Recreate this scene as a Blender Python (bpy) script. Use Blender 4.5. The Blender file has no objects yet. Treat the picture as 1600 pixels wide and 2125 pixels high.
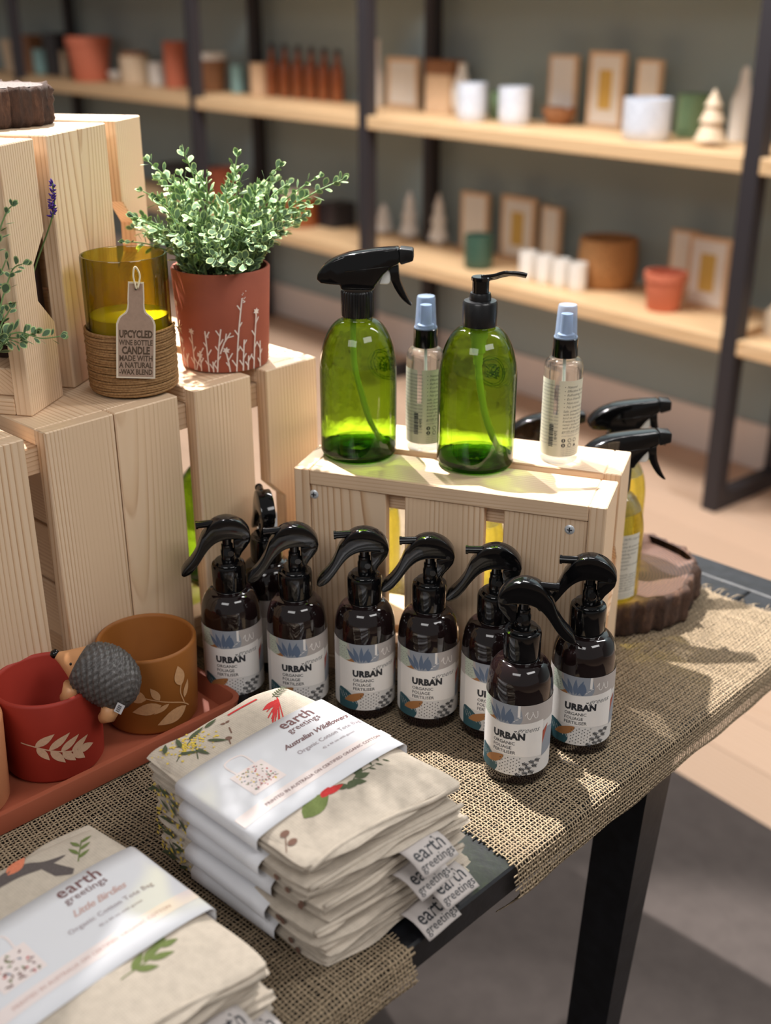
import bpy, bmesh, math, random
import numpy as np
from mathutils import Vector, Matrix, geometry
random.seed(7); RNG = np.random.default_rng(7)
scene = bpy.context.scene
COL = scene.collection
R = math.radians

# ------------------------------------------------------------------ camera
CAM_H, TABLE_Z, PITCH, FPX = 1.405, 0.75, 23.8, 2380.0
cam_data = bpy.data.cameras.new('camera')
cam_data.sensor_fit = 'HORIZONTAL'; cam_data.sensor_width = 36.0
cam_data.lens = FPX / 1600.0 * 36.0
cam_data.clip_start = 0.05; cam_data.clip_end = 60
cam_data.dof.use_dof = True
cam_data.dof.focus_distance = 1.04
cam_data.dof.aperture_fstop = 4.8
cam = bpy.data.objects.new('camera', cam_data); COL.objects.link(cam)
cam.location = (0, 0, CAM_H); cam.rotation_euler = (R(90 - PITCH), 0, 0)
scene.camera = cam

# ------------------------------------------------------------------ world, lamps, exposure
world = bpy.data.worlds.new('shop_ambient'); scene.world = world; world.use_nodes = True
bg = world.node_tree.nodes['Background']
bg.inputs[0].default_value = (1.0, 0.975, 0.96, 1); bg.inputs[1].default_value = 0.215
scene.view_settings.view_transform = 'Standard'; scene.view_settings.look = 'None'
scene.view_settings.gamma = 1.0; scene.view_settings.use_curve_mapping = False
scene.view_settings.exposure = 0.08
scene.cycles.use_denoising = True
scene.cycles.max_bounces = 14; scene.cycles.transmission_bounces = 12; scene.cycles.transparent_max_bounces = 24
scene.cycles.diffuse_bounces = 4; scene.cycles.glossy_bounces = 4
scene.cycles.sample_clamp_indirect = 6.0
scene.cycles.caustics_refractive = True; scene.cycles.caustics_reflective = False

def spot(name, loc, target, watts, size_deg, radius, color=(1, .965, .93), blend=.25):
    d = bpy.data.lights.new(name, 'SPOT'); d.energy = watts; d.color = color
    d.spot_size = R(size_deg); d.spot_blend = blend; d.shadow_soft_size = radius
    o = bpy.data.objects.new(name, d); COL.objects.link(o); o.location = loc
    o.rotation_euler = (Vector(target) - Vector(loc)).to_track_quat('-Z', 'Y').to_euler()
    return o
spot('ceiling_spotlight', (-0.50, 1.72, 2.85), (0.15, 1.22, 0.9), 700, 24, 0.018, blend=.40)
spot('ceiling_spotlight', (-0.62, 2.95, 2.85), (-0.05, 0.88, 0.85), 330, 36, 0.022)
spot('ceiling_spotlight', (-0.75, 1.90, 2.85), (-0.42, 1.26, 1.30), 330, 14, 0.02, blend=.4)
def fill_panel(loc, target, size, watts):  # unseen area lamps added as fill for front faces and the back wall
    d = bpy.data.lights.new('fill_panel', 'AREA'); d.shape = 'RECTANGLE'; d.size, d.size_y = size
    d.energy = watts; d.color = (1, .975, .955)
    o = bpy.data.objects.new('fill_panel', d); COL.objects.link(o); o.location = loc
    o.rotation_euler = (Vector(target) - Vector(loc)).to_track_quat('-Z', 'Y').to_euler()
fill_panel((-0.9, -1.3, 2.75), (-.3, .6, .7), (1.5, .7), 17)
fill_panel((1.5, -0.5, 2.8), (.6, .9, .5), (1.4, .6), 20)
fill_panel((-0.2, 3.1, 2.95), (.6, 4.2, .9), (2.4, .4), 105)
fill_panel((1.9, 1.6, 2.95), (1.5, 2.8, .3), (1.6, .4), 46)

# ------------------------------------------------------------------ placing helpers
_th = R(PITCH)
def P(x, y, z=TABLE_Z):
    """where the line of sight through photo pixel (x, y) meets the height z"""
    a, b = (x - 800) / FPX, (y - 1062.5) / FPX
    d = (a, math.cos(_th) - b * math.sin(_th), -math.sin(_th) - b * math.cos(_th))
    t = (z - CAM_H) / d[2]
    return Vector((t * d[0], t * d[1], z))
UA = 45.8
U = Vector((math.cos(R(UA)), math.sin(R(UA)), 0))      # along the table's near edge
V = Vector((math.sin(R(UA)), -math.cos(R(UA)), 0))     # towards the near edge
def T(u, v, z=TABLE_Z):
    return U * u + V * v + Vector((0, 0, z))

# ------------------------------------------------------------------ object helpers
def empty(name, loc=(0, 0, 0), rz=0.0, mat=None):
    o = bpy.data.objects.new(name, None); COL.objects.link(o); o.empty_display_size = .02
    if mat is not None: o.matrix_world = mat
    else:
        o.location = loc; o.rotation_euler = (0, 0, rz)
    return o
def tag(o, label=None, cat=None, group=None, kind=None):
    if label: o['label'] = label
    if cat: o['category'] = cat
    if group: o['group'] = group
    if kind: o['kind'] = kind
    return o
def thing(name, label, cat, loc=(0, 0, 0), rz=0.0, group=None, mat=None):
    return tag(empty(name, loc, rz, mat), label, cat, group)
def link(name, me, mats=None, parent=None, loc=None, rot=None, mat=None):
    if mats is not None and len(me.materials) == 0:
        for m in (mats if isinstance(mats, (list, tuple)) else [mats]): me.materials.append(m)
    o = bpy.data.objects.new(name, me); COL.objects.link(o)
    if parent is not None: o.parent = parent
    if mat is not None: o.matrix_local = mat
    if loc is not None: o.location = loc
    if rot is not None: o.rotation_euler = rot
    return o
def mesh(name, vs, fs, smooth=False, mi=None):
    me = bpy.data.meshes.new(name); me.from_pydata([tuple(v) for v in vs], [], fs)
    if smooth: me.polygons.foreach_set('use_smooth', [True] * len(me.polygons))
    if mi is not None: me.polygons.foreach_set('material_index', mi)
    me.update(); return me
def auto_smooth(me, deg=40):
    me.polygons.foreach_set('use_smooth', [True] * len(me.polygons))
    bm = bmesh.new(); bm.from_mesh(me)
    for e in bm.edges:
        if len(e.link_faces) == 2 and e.calc_face_angle(0) > R(deg): e.smooth = False
    bm.to_mesh(me); bm.free(); return me
def copy_tree(o, parent=None):
    c = o.copy(); COL.objects.link(c)
    if parent is not None: c.parent = parent
    for ch in list(o.children): copy_tree(ch, c)
    return c

class MB:
    """collects plain geometry for one mesh"""
    def __init__(self): self.v = []; self.f = []; self.m = []
    def add(self, vs, fs, mi=0):
        b = len(self.v); self.v += [tuple(p) for p in vs]
        self.f += [tuple(i + b for i in f) for f in fs]; self.m += [mi] * len(fs)
        return self
    def lathe(self, prof, n=40, mi=0, close=False, cx=0, cy=0, a0=0.0, a1=None):
        full = a1 is None; span = 2 * math.pi if full else a1 - a0
        cols = n if full else n + 1
        vs = []
        for r, z in prof:
            for k in range(cols):
                a = a0 + span * k / n
                vs.append((cx + r * math.cos(a), cy + r * math.sin(a), z))
        fs = []; rows = len(prof)
        for i in range(rows if close else rows - 1):
            j = (i + 1) % rows
            for k in range(n):
                k2 = (k + 1) % cols if full else k + 1
                fs.append((i * cols + k, i * cols + k2, j * cols + k2, j * cols + k))
        return self.add(vs, fs, mi)
    def box(self, c, s, mi=0, ax=None):
        c = Vector(c); X, Y, Z = ax or (Vector((1, 0, 0)), Vector((0, 1, 0)), Vector((0, 0, 1)))
        vs = [c + X * (s[0] * i / 2) + Y * (s[1] * j / 2) + Z * (s[2] * k / 2) for i in (-1, 1) for j in (-1, 1) for k in (-1, 1)]
        return self.add(vs, [(0, 1, 3, 2), (4, 6, 7, 5), (0, 4, 5, 1), (2, 3, 7, 6), (0, 2, 6, 4), (1, 5, 7, 3)], mi)
    def tube(self, pts, rad, n=8, mi=0, caps=True, closed=False):
        pts = [Vector(p) for p in pts]; m = len(pts)
        rr = rad if isinstance(rad, (list, tuple)) else [rad] * m
        vs = []; up = None
        for i, p in enumerate(pts):
            if closed: d = pts[(i + 1) % m] - pts[i - 1]
            else: d = pts[min(i + 1, m - 1)] - pts[max(i - 1, 0)]
            d.normalize()
            if up is None:
                up = d.orthogonal().normalized()
            else:
                up = (up - d * up.dot(d)); up = up.normalized() if up.length > 1e-6 else d.orthogonal().normalized()
            w = d.cross(up)
            r = rr[i]; ra, rb = r if isinstance(r, tuple) else (r, r)
            for k in range(n):
                a = 2 * math.pi * k / n
                vs.append(p + up * (ra * math.cos(a)) + w * (rb * math.sin(a)))
        fs = []
        for i in range(m if closed else m - 1):
            j = (i + 1) % m
            for k in range(n):
                fs.append((i * n + k, i * n + (k + 1) % n, j * n + (k + 1) % n, j * n + k))
        if caps and not closed:
            fs.append(tuple(range(n - 1, -1, -1))); fs.append(tuple(range((m - 1) * n, m * n)))
        return self.add(vs, fs, mi)
    def build(self, name, mats, parent=None, smooth=None, **kw):
        me = mesh(name, self.v, self.f, mi=self.m)
        if smooth is True: me.polygons.foreach_set('use_smooth', [True] * len(me.polygons))
        elif smooth: auto_smooth(me, smooth)
        return link(name, me, mats, parent, **kw)

_box_cache = {}
def box_mesh(l, w, t, bev=.0012, seg=1):
    key = (round(l, 4), round(w, 4), round(t, 4), bev, seg)
    if key in _box_cache: return _box_cache[key]
    bm = bmesh.new(); bmesh.ops.create_cube(bm, size=1)
    bmesh.ops.scale(bm, vec=(l, w, t), verts=bm.verts)
    if bev: bmesh.ops.bevel(bm, geom=list(bm.edges), offset=bev, segments=seg, affect='EDGES', profile=.5)
    me = bpy.data.meshes.new('box'); bm.to_mesh(me); bm.free()
    _box_cache[key] = me
    return me
def extrude_mesh(poly, thick, bev=.001, seg=1, name='plate', smooth=35):
    """outline in x/z, thickness along y, rounded edges"""
    bm = bmesh.new()
    vs = [bm.verts.new((x, -thick / 2, z)) for x, z in poly]
    f = bm.faces.new(vs); bm.normal_update()
    r = bmesh.ops.extrude_face_region(bm, geom=[f])
    bmesh.ops.translate(bm, vec=(0, thick, 0), verts=[g for g in r['geom'] if isinstance(g, bmesh.types.BMVert)])
    bmesh.ops.recalc_face_normals(bm, faces=bm.faces)
    if bev:
        es = [e for e in bm.edges if len(e.link_faces) == 2 and e.calc_face_angle(0) > R(50)]
        bmesh.ops.bevel(bm, geom=es, offset=bev, segments=seg, affect='EDGES', profile=.5, clamp_overlap=True)
    bmesh.ops.triangulate(bm, faces=[f for f in bm.faces if len(f.verts) > 4])
    me = bpy.data.meshes.new(name); bm.to_mesh(me); bm.free()
    return auto_smooth(me, smooth) if smooth else me
def spline(pts, n=6):
    """smooth open curve through 2D/3D points"""
    p = [Vector(q) for q in pts]; out = []
    for i in range(len(p) - 1):
        a, b, c, d = p[max(i - 1, 0)], p[i], p[i + 1], p[min(i + 2, len(p) - 1)]
        for k in range(n):
            t = k / n
            out.append(.5 * ((2 * b) + (c - a) * t + (2 * a - 5 * b + 4 * c - d) * t * t + (3 * b - a - 3 * c + d) * t ** 3))
    out.append(p[-1]); return out

# ------------------------------------------------------------------ printed marks: flat shapes laid on a surface
_txt = {}
def text_geo(s, bold=0.0, shear=0.0, spacing=1.0):
    key = (s, bold, shear, spacing)
    if key in _txt: return _txt[key]
    c = bpy.data.curves.new('t', 'FONT'); c.body = s; c.size = 1.0; c.shear = shear; c.offset = bold
    c.space_character = spacing; c.resolution_u = 2; c.fill_mode = 'FRONT'
    o = bpy.data.objects.new('t', c); COL.objects.link(o)
    dg = bpy.context.evaluated_depsgraph_get(); dg.update()
    me = bpy.data.meshes.new_from_object(o.evaluated_get(dg))
    vs = [(v.co.x, v.co.y) for v in me.vertices]; fs = [tuple(p.vertices) for p in me.polygons]
    bpy.data.objects.remove(o); bpy.data.curves.remove(c); bpy.data.meshes.remove(me)
    _txt[key] = (vs, fs); return _txt[key]
class Print:
    """flat artwork in (s, t) coordinates; build() lays it on a surface with a mapping (s, t, lift) -> point"""
    def __init__(self, step=.00002): self.items = []; self.lift = 0.0; self.step = .00002
    def up(self): self.lift += self.step
    def poly(self, pts, mi, up=True):
        pts = [tuple(p)[:2] for p in pts]
        tris = geometry.tessellate_polygon([[Vector((x, y, 0)) for x, y in pts]])
        if up: self.up()
        self.items.append((pts, [tuple(t) for t in tris], mi, self.lift)); return self
    def rect(self, x0, y0, x1, y1, mi): return self.poly([(x0, y0), (x1, y0), (x1, y1), (x0, y1)], mi)
    def grid(self, x0, y0, x1, y1, mi, nx=12, ny=1):
        vs = [(x0 + (x1 - x0) * i / nx, y0 + (y1 - y0) * j / ny) for j in range(ny + 1) for i in range(nx + 1)]
        fs = [(j * (nx + 1) + i, j * (nx + 1) + i + 1, (j + 1) * (nx + 1) + i + 1, (j + 1) * (nx + 1) + i) for j in range(ny) for i in range(nx)]
        self.up(); self.items.append((vs, fs, mi, self.lift)); return self
    def disc(self, x, y, r, mi, n=8, ry=None):
        return self.poly([(x + r * math.cos(6.2832 * k / n), y + (ry or r) * math.sin(6.2832 * k / n)) for k in range(n)], mi, r > .0012)
    def stroke(self, pts, w, mi, taper=False):
        p = [Vector(q[:2]) for q in pts]; L = []; Rr = []; m = len(p)
        for i in range(m):
            d = (p[min(i + 1, m - 1)] - p[max(i - 1, 0)])
            d = d.normalized() if d.length > 0 else Vector((1, 0))
            n = Vector((-d.y, d.x)); ww = w / 2 * ((1 - .75 * i / (m - 1)) if taper else 1)
            L.append(p[i] + n * ww); Rr.append(p[i] - n * ww)
        vs = [tuple(q) for q in L] + [tuple(q) for q in Rr]
        fs = [(i, m + i, m + i + 1, i + 1) for i in range(m - 1)]
        if w > .0012: self.up()
        self.items.append((vs, fs, mi, self.lift)); return self
    def leaf(self, x, y, ang, l, w, mi, tip=.55):
        c, s = math.cos(ang), math.sin(ang); pts = []
        n = 7
        prof = [(k / n, math.sin(math.pi * (k / n) ** (.8)) * w / 2) for k in range(n + 1)]
        pts = [(a * l, b) for a, b in prof] + [(a * l, -b) for a, b in prof[-2:0:-1]]
        return self.poly([(x + c * a - s * b, y + s * a + c * b) for a, b in pts], mi, l > .005)
    def text(self, s, x, y, size, mi, bold=0.0, shear=0.0, align='L', ang=0.0, spacing=1.0, sx=1.0):
        vs, fs = text_geo(s, bold, shear, spacing)
        w = max(v[0] for v in vs) * size * sx
        ox = {'L': 0, 'C': -w / 2, 'R': -w}[align]; c, sn = math.cos(ang), math.sin(ang)
        out = []
        for a, b in vs:
            a = a * size * sx + ox; b = b * size
            out.append((x + c * a - sn * b, y + sn * a + c * b))
        if size > .006: self.up()
        self.items.append((out, fs, mi, self.lift)); return self
    def build(self, name, mats, fn, parent, base=.00012, maxlen=None, **kw):
        bm = bmesh.new(); lay = bm.verts.layers.float.new('lift')
        for vs, fs, mi, lf in self.items:
            bv = []
            for x, y in vs:
                v = bm.verts.new((x, y, 0)); v[lay] = lf; bv.append(v)
            for f in fs:
                if len(set(f)) < 3: continue
                try: bm.faces.new([bv[i] for i in f]).material_index = mi
                except ValueError: pass
        if maxlen:
            for _ in range(6):
                es = [e for e in bm.edges if abs(e.verts[0].co.x - e.verts[1].co.x) > maxlen or e.calc_length() > maxlen * 8]
                if not es: break
                bmesh.ops.subdivide_edges(bm, edges=es, cuts=1)
                bmesh.ops.triangulate(bm, faces=[f for f in bm.faces if len(f.verts) > 4])
        for v in bm.verts: v.co = Vector(fn(v.co.x, v.co.y, base + v[lay]))
        me = bpy.data.meshes.new(name); bm.to_mesh(me); bm.free()
        return link(name, me, mats, parent, **kw)
def on_cyl(r, z0=0.0, a0=-math.pi / 2, taper=0.0):
    """s runs to the right as seen from outside; a0 is the angle of s = 0"""
    def fn(s, t, lift):
        rr = r + taper * t + lift; a = a0 + s / r
        return (rr * math.cos(a), rr * math.sin(a), z0 + t)
    return fn

# ------------------------------------------------------------------ materials
def srgb(r, g, b):
    f = lambda c: (c / 255 / 12.92) if c / 255 <= .04045 else ((c / 255 + .055) / 1.055) ** 2.4
    return (f(r), f(g), f(b), 1.0)
def new_mat(name):
    m = bpy.data.materials.new(name); m.use_nodes = True
    nt = m.node_tree; return m, nt, nt.nodes['Principled BSDF']
def node(nt, t, **kw):
    n = nt.nodes.new(t)
    for k, v in kw.items(): setattr(n, k, v)
    return n
def setin(n, **kw):
    for k, v in kw.items(): n.inputs[k.replace('_', ' ')].default_value = v
def coords(nt, scale=(1, 1, 1), rand=0.0, what='Object', rot=(0, 0, 0)):
    tc = node(nt, 'ShaderNodeTexCoord'); mp = node(nt, 'ShaderNodeMapping')
    nt.links.new(tc.outputs[what], mp.inputs['Vector']); mp.inputs['Scale'].default_value = scale; mp.inputs['Rotation'].default_value = rot
    if rand:
        oi = node(nt, 'ShaderNodeObjectInfo'); mu = node(nt, 'ShaderNodeVectorMath', operation='MULTIPLY')
        cv = node(nt, 'ShaderNodeCombineXYZ')
        m2 = node(nt, 'ShaderNodeMath', operation='MULTIPLY'); m2.inputs[1].default_value = 7.31; m3 = node(nt, 'ShaderNodeMath', operation='MULTIPLY'); m3.inputs[1].default_value = 31.7; f3 = node(nt, 'ShaderNodeMath', operation='FRACT')
        fr = node(nt, 'ShaderNodeMath', operation='FRACT')
        nt.links.new(oi.outputs['Random'], cv.inputs[0]); nt.links.new(oi.outputs['Random'], m2.inputs[0])
        nt.links.new(m2.outputs[0], fr.inputs[0]); nt.links.new(fr.outputs[0], cv.inputs[1]); nt.links.new(oi.outputs['Random'], m3.inputs[0]); nt.links.new(m3.outputs[0], f3.inputs[0]); nt.links.new(f3.outputs[0], cv.inputs[2])
        nt.links.new(cv.outputs[0], mu.inputs[0]); mu.inputs[1].default_value = rand if isinstance(rand, tuple) else (rand, rand, rand)
        nt.links.new(mu.outputs[0], mp.inputs['Location'])
    return mp.outputs[0]
def ramp(nt, fac, stops):
    r = node(nt, 'ShaderNodeValToRGB'); e = r.color_ramp.elements
    while len(e) < len(stops): e.new(.5)
    for el, (p, c) in zip(e, stops): el.position = p; el.color = c
    nt.links.new(fac, r.inputs[0]); return r.outputs[0]
def bump(nt, bsdf, h, strength=.3, dist=.001):
    b = node(nt, 'ShaderNodeBump'); b.inputs['Strength'].default_value = strength; b.inputs['Distance'].default_value = dist
    nt.links.new(h, b.inputs['Height']); nt.links.new(b.outputs[0], bsdf.inputs['Normal'])
def plain(name, col, rough=.5, spec=.5, coat=0.0, metal=0.0, noise=None):
    m, nt, b = new_mat(name); setin(b, Base_Color=col, Roughness=rough, Metallic=metal)
    b.inputs['Specular IOR Level'].default_value = spec; b.inputs['Coat Weight'].default_value = coat
    b.inputs['Coat Roughness'].default_value = .05
    if noise:
        sc, amt, bs = noise
        n = node(nt, 'ShaderNodeTexNoise'); setin(n, Scale=sc, Detail=5.0, Roughness=.6)
        nt.links.new(coords(nt, rand=3.0), n.inputs['Vector'])
        d = tuple(c * (1 - amt) for c in col[:3]) + (1,); l = tuple(min(1, c * (1 + amt)) for c in col[:3]) + (1,)
        nt.links.new(ramp(nt, n.outputs[0], [(.3, d), (.7, l)]), b.inputs['Base Color'])
        if bs: bump(nt, b, n.outputs[0], bs, .001)
    return m
def wood(name, light, mid, dark, rough=.5, rings=1.0, stretch=.10, rand=(9.0, .10, .07), wob=5.0):
    """growth rings around a pith that runs beside the board, so faces show grain and ends show arcs"""
    m, nt, b = new_mat(name); setin(b, Roughness=rough); b.inputs['Specular IOR Level'].default_value = .3
    co = coords(nt, (stretch, 1, 1), rand, rot=(0, .32, .26))
    nz = node(nt, 'ShaderNodeTexNoise'); setin(nz, Scale=wob, Detail=2.0)
    nt.links.new(co, nz.inputs['Vector'])
    mx = node(nt, 'ShaderNodeVectorMath', operation='MULTIPLY_ADD'); mx.inputs[1].default_value = (.0, .05, .05)
    nt.links.new(nz.outputs['Color'], mx.inputs[0]); nt.links.new(co, mx.inputs[2])
    w = node(nt, 'ShaderNodeTexWave', wave_type='RINGS', rings_direction='X', wave_profile='SAW'); setin(w, Scale=88.0 * rings, Distortion=2.5, Detail=3.0)
    w.inputs['Detail Scale'].default_value = .12
    nt.links.new(mx.outputs[0], w.inputs['Vector'])
    n2 = node(nt, 'ShaderNodeTexNoise'); setin(n2, Scale=24.0, Detail=3.0, Roughness=.6)
    nt.links.new(co, n2.inputs['Vector'])
    c1 = ramp(nt, w.outputs[0], [(.0, light), (.50, light), (.78, mid), (.92, dark), (1.0, light)])
    fac = ramp(nt, n2.outputs[0], [(.38, (.10, .10, .10, 1)), (.62, (1, 1, 1, 1))])
    mixn = node(nt, 'ShaderNodeMix', data_type='RGBA'); nt.links.new(fac, mixn.inputs[0])
    mixn.inputs[6].default_value = tuple(.55 * x + .45 * y for x, y in zip(light, mid)); nt.links.new(c1, mixn.inputs[7])
    oi = node(nt, 'ShaderNodeObjectInfo'); hs = node(nt, 'ShaderNodeHueSaturation')
    mr = node(nt, 'ShaderNodeMapRange'); setin(mr, To_Min=.90, To_Max=1.06); nt.links.new(oi.outputs['Random'], mr.inputs['Value'])
    nt.links.new(mr.outputs[0], hs.inputs['Value']); nt.links.new(mixn.outputs[2], hs.inputs['Color'])
    nt.links.new(hs.outputs[0], b.inputs['Base Color'])
    bump(nt, b, w.outputs[0], .05, .0005)
    return m
def schlick(nt, f0=.04):
    lw = node(nt, 'ShaderNodeLayerWeight'); lw.inputs[0].default_value = .5
    p5 = node(nt, 'ShaderNodeMath', operation='POWER'); p5.inputs[1].default_value = 5.0; nt.links.new(lw.outputs['Facing'], p5.inputs[0])
    ma = node(nt, 'ShaderNodeMath', operation='MULTIPLY_ADD'); ma.inputs[1].default_value = 1 - f0; ma.inputs[2].default_value = f0
    nt.links.new(p5.outputs[0], ma.inputs[0]); return ma.outputs[0]
def glass(name, col, rough=0.0, ior=1.45, clear=.5, spec=1.0):
    """coloured glass: part bends the light, part lets it straight through (so shadows keep the colour)"""
    m, nt, b = new_mat(name); nt.nodes.remove(b)
    g = node(nt, 'ShaderNodeBsdfGlass'); setin(g, Color=col, Roughness=rough, IOR=ior)
    t = node(nt, 'ShaderNodeBsdfTransparent'); t.inputs[0].default_value = col
    mx = node(nt, 'ShaderNodeMixShader'); mx.inputs[0].default_value = clear
    nt.links.new(g.outputs[0], mx.inputs[1]); nt.links.new(t.outputs[0], mx.inputs[2])
    gl = node(nt, 'ShaderNodeBsdfGlossy'); setin(gl, Roughness=.03)
    m2 = node(nt, 'ShaderNodeMixShader'); ml = node(nt, 'ShaderNodeMath', operation='MULTIPLY'); ml.inputs[1].default_value = clear * spec
    nt.links.new(schlick(nt), ml.inputs[0]); nt.links.new(ml.outputs[0], m2.inputs[0])
    nt.links.new(mx.outputs[0], m2.inputs[1]); nt.links.new(gl.outputs[0], m2.inputs[2])
    nt.links.new(m2.outputs[0], nt.nodes['Material Output'].inputs[0])
    return m
def thin_glass(name, T, edge, wave=0.0, ior=1.035, bend=.3, spec=1.0, pw_=4.0):
    """coloured glass wall: absorbs more where it is met at a slant, mirrors by Fresnel, bends a little"""
    m, nt, b = new_mat(name); nt.nodes.remove(b)
    lw = node(nt, 'ShaderNodeLayerWeight'); lw.inputs[0].default_value = .5
    pw = node(nt, 'ShaderNodeMath', operation='POWER'); pw.inputs[1].default_value = pw_; nt.links.new(lw.outputs['Facing'], pw.inputs[0])
    mc = node(nt, 'ShaderNodeMix', data_type='RGBA'); nt.links.new(pw.outputs[0], mc.inputs[0]); mc.inputs[6].default_value = T; mc.inputs[7].default_value = edge
    t = node(nt, 'ShaderNodeBsdfTransparent'); nt.links.new(mc.outputs[2], t.inputs[0])
    rf = node(nt, 'ShaderNodeBsdfRefraction'); setin(rf, Roughness=0.0, IOR=ior); nt.links.new(mc.outputs[2], rf.inputs['Color'])
    mx = node(nt, 'ShaderNodeMixShader'); mx.inputs[0].default_value = bend; nt.links.new(t.outputs[0], mx.inputs[1]); nt.links.new(rf.outputs[0], mx.inputs[2])
    ml = node(nt, 'ShaderNodeMath', operation='MULTIPLY'); ml.inputs[1].default_value = spec; nt.links.new(schlick(nt), ml.inputs[0])
    gl = node(nt, 'ShaderNodeBsdfGlossy'); setin(gl, Roughness=.02)
    m2 = node(nt, 'ShaderNodeMixShader'); nt.links.new(ml.outputs[0], m2.inputs[0]); nt.links.new(mx.outputs[0], m2.inputs[1]); nt.links.new(gl.outputs[0], m2.inputs[2])
    if wave:
        nz = node(nt, 'ShaderNodeTexNoise'); setin(nz, Scale=42.0, Detail=2.0); nt.links.new(coords(nt, rand=1.0), nz.inputs['Vector'])
        bp = node(nt, 'ShaderNodeBump'); setin(bp, Strength=wave, Distance=.004); nt.links.new(nz.outputs[0], bp.inputs['Height'])
        nt.links.new(bp.outputs[0], rf.inputs['Normal'])
    nt.links.new(m2.outputs[0], nt.nodes['Material Output'].inputs[0])
    return m
def cloth(name, col, pitch=.0011, amt=.12, bs=.5):
    m, nt, b = new_mat(name); setin(b, Roughness=.95); b.inputs['Specular IOR Level'].default_value = .1
    co = coords(nt); k = 1.0 / pitch / 3.1416 / 2
    wa = node(nt, 'ShaderNodeTexWave', bands_direction='X'); setin(wa, Scale=k, Distortion=.7, Detail=1.0)
    wb = node(nt, 'ShaderNodeTexWave', bands_direction='Y'); setin(wb, Scale=k, Distortion=.7, Detail=1.0)
    nt.links.new(co, wa.inputs['Vector']); nt.links.new(co, wb.inputs['Vector'])
    mu = node(nt, 'ShaderNodeMath', operation='MULTIPLY'); nt.links.new(wa.outputs[0], mu.inputs[0]); nt.links.new(wb.outputs[0], mu.inputs[1])
    nz = node(nt, 'ShaderNodeTexNoise'); setin(nz, Scale=160.0, Detail=4.0); nt.links.new(co, nz.inputs['Vector'])
    ad = node(nt, 'ShaderNodeMath', operation='MULTIPLY_ADD'); ad.inputs[1].default_value = .5
    nt.links.new(mu.outputs[0], ad.inputs[0]); nt.links.new(nz.outputs[0], ad.inputs[2])
    d = tuple(c * (1 - amt) for c in col[:3]) + (1,); l = tuple(min(1, c * (1 + amt)) for c in col[:3]) + (1,)
    nt.links.new(ramp(nt, ad.outputs[0], [(.3, d), (.85, l)]), b.inputs['Base Color'])
    bump(nt, b, ad.outputs[0], bs, .0005)
    return m

M = {}
M['pine'] = wood('pine', srgb(229, 202, 172), srgb(214, 180, 144), srgb(180, 138, 102))
M['shelf_wood'] = wood('shelf_wood', srgb(226, 192, 150), srgb(216, 178, 132), srgb(200, 160, 114), rings=.6)
M['floor_wood'] = wood('floor_wood', srgb(206, 176, 152), srgb(200, 168, 142), srgb(190, 158, 132), rings=.3, rough=.45)
M['black_gloss'] = plain('black_gloss_plastic', (.003, .003, .0035, 1), .09, .5)
M['black_amber'] = plain('black_amber_bottle', (.010, .005, .005, 1), .07, .5, coat=.4)
M['black_cap'] = plain('black_ribbed_plastic', (.008, .008, .009, 1), .28, .5)
M['black_satin'] = plain('black_painted_wood', (.007, .0075, .010, 1), .42, .5, noise=(55, .5, .5))
M['black_metal'] = plain('black_steel', (.030, .026, .030, 1), .5, .4)
M['white_plastic'] = plain('white_plastic', (.75, .75, .72, 1), .4)
M['dip'] = plain('pale_dip_tube', (.70, .74, .62, 1), .3)
M['steel'] = plain('zinc_screw', (.72, .76, .80, 1), .35, metal=.5)
M['dark_recess'] = plain('screw_recess', (.01, .012, .02, 1), .6)
M['paper'] = plain('white_paper', (.74, .74, .77, 1), .65, .12)
M['label_paper'] = plain('label_paper', (.70, .68, .66, 1), .45, .4)
M['mist_label'] = plain('grey_green_label', srgb(196, 194, 176), .45, .4)
M['yellow_label'] = plain('off_white_label', srgb(206, 204, 194), .45, .4)
M['ink'] = plain('black_ink', (.02, .022, .028, 1), .6)
M['ink_grey'] = plain('grey_ink', (.20, .20, .20, 1), .6)
M['mauve_ink'] = plain('mauve_brown_ink', srgb(120, 84, 84), .6)
M['rose_ink'] = plain('pale_rose_ink', srgb(206, 172, 164), .6)
M['soft_ink'] = plain('soft_grey_ink', srgb(172, 160, 164), .6)
M['blush'] = plain('blush_print', srgb(238, 224, 220), .6)
M['linen'] = cloth('linen_canvas', srgb(190, 178, 163))
M['tag_cloth'] = cloth('woven_tag', srgb(190, 182, 178), .0006, .05, .2)
M['jute'] = plain('jute_yarn', srgb(157, 139, 115), .95, .1, noise=(420, .30, .0))
M['twine'] = plain('jute_twine', srgb(150, 116, 80), .95, .1, noise=(500, .35, .4))
M['string'] = plain('cream_string', srgb(226, 214, 186), .9, .1)
M['kraft'] = plain('kraft_card', srgb(172, 146, 128), .8, .2, noise=(300, .06, 0))
M['kraft_edge'] = plain('cream_card_border', srgb(226, 212, 192), .8, .2)
M['kraft_ink'] = plain('brown_ink', srgb(92, 76, 62), .8, .2)
M['terracotta'] = plain('terracotta', srgb(158, 84, 64), .72, .3, noise=(26, .06, .05))
M['tray_clay'] = plain('tray_clay', srgb(158, 84, 60), .62, .3, noise=(20, .05, .05))
M['red_clay'] = plain('red_matte_glaze', srgb(158, 49, 36), .55, .35, noise=(16, .05, .0))
M['ochre_clay'] = plain('ochre_matte_glaze', srgb(148, 90, 36), .55, .35, noise=(16, .06, .0))
M['peach_clay'] = plain('peach_matte_glaze', srgb(196, 132, 92), .55, .35, noise=(16, .05, .0))
M['pot_cream'] = plain('bare_clay_motif', srgb(208, 172, 142), .8, .2, noise=(400, .08, 0))
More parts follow.
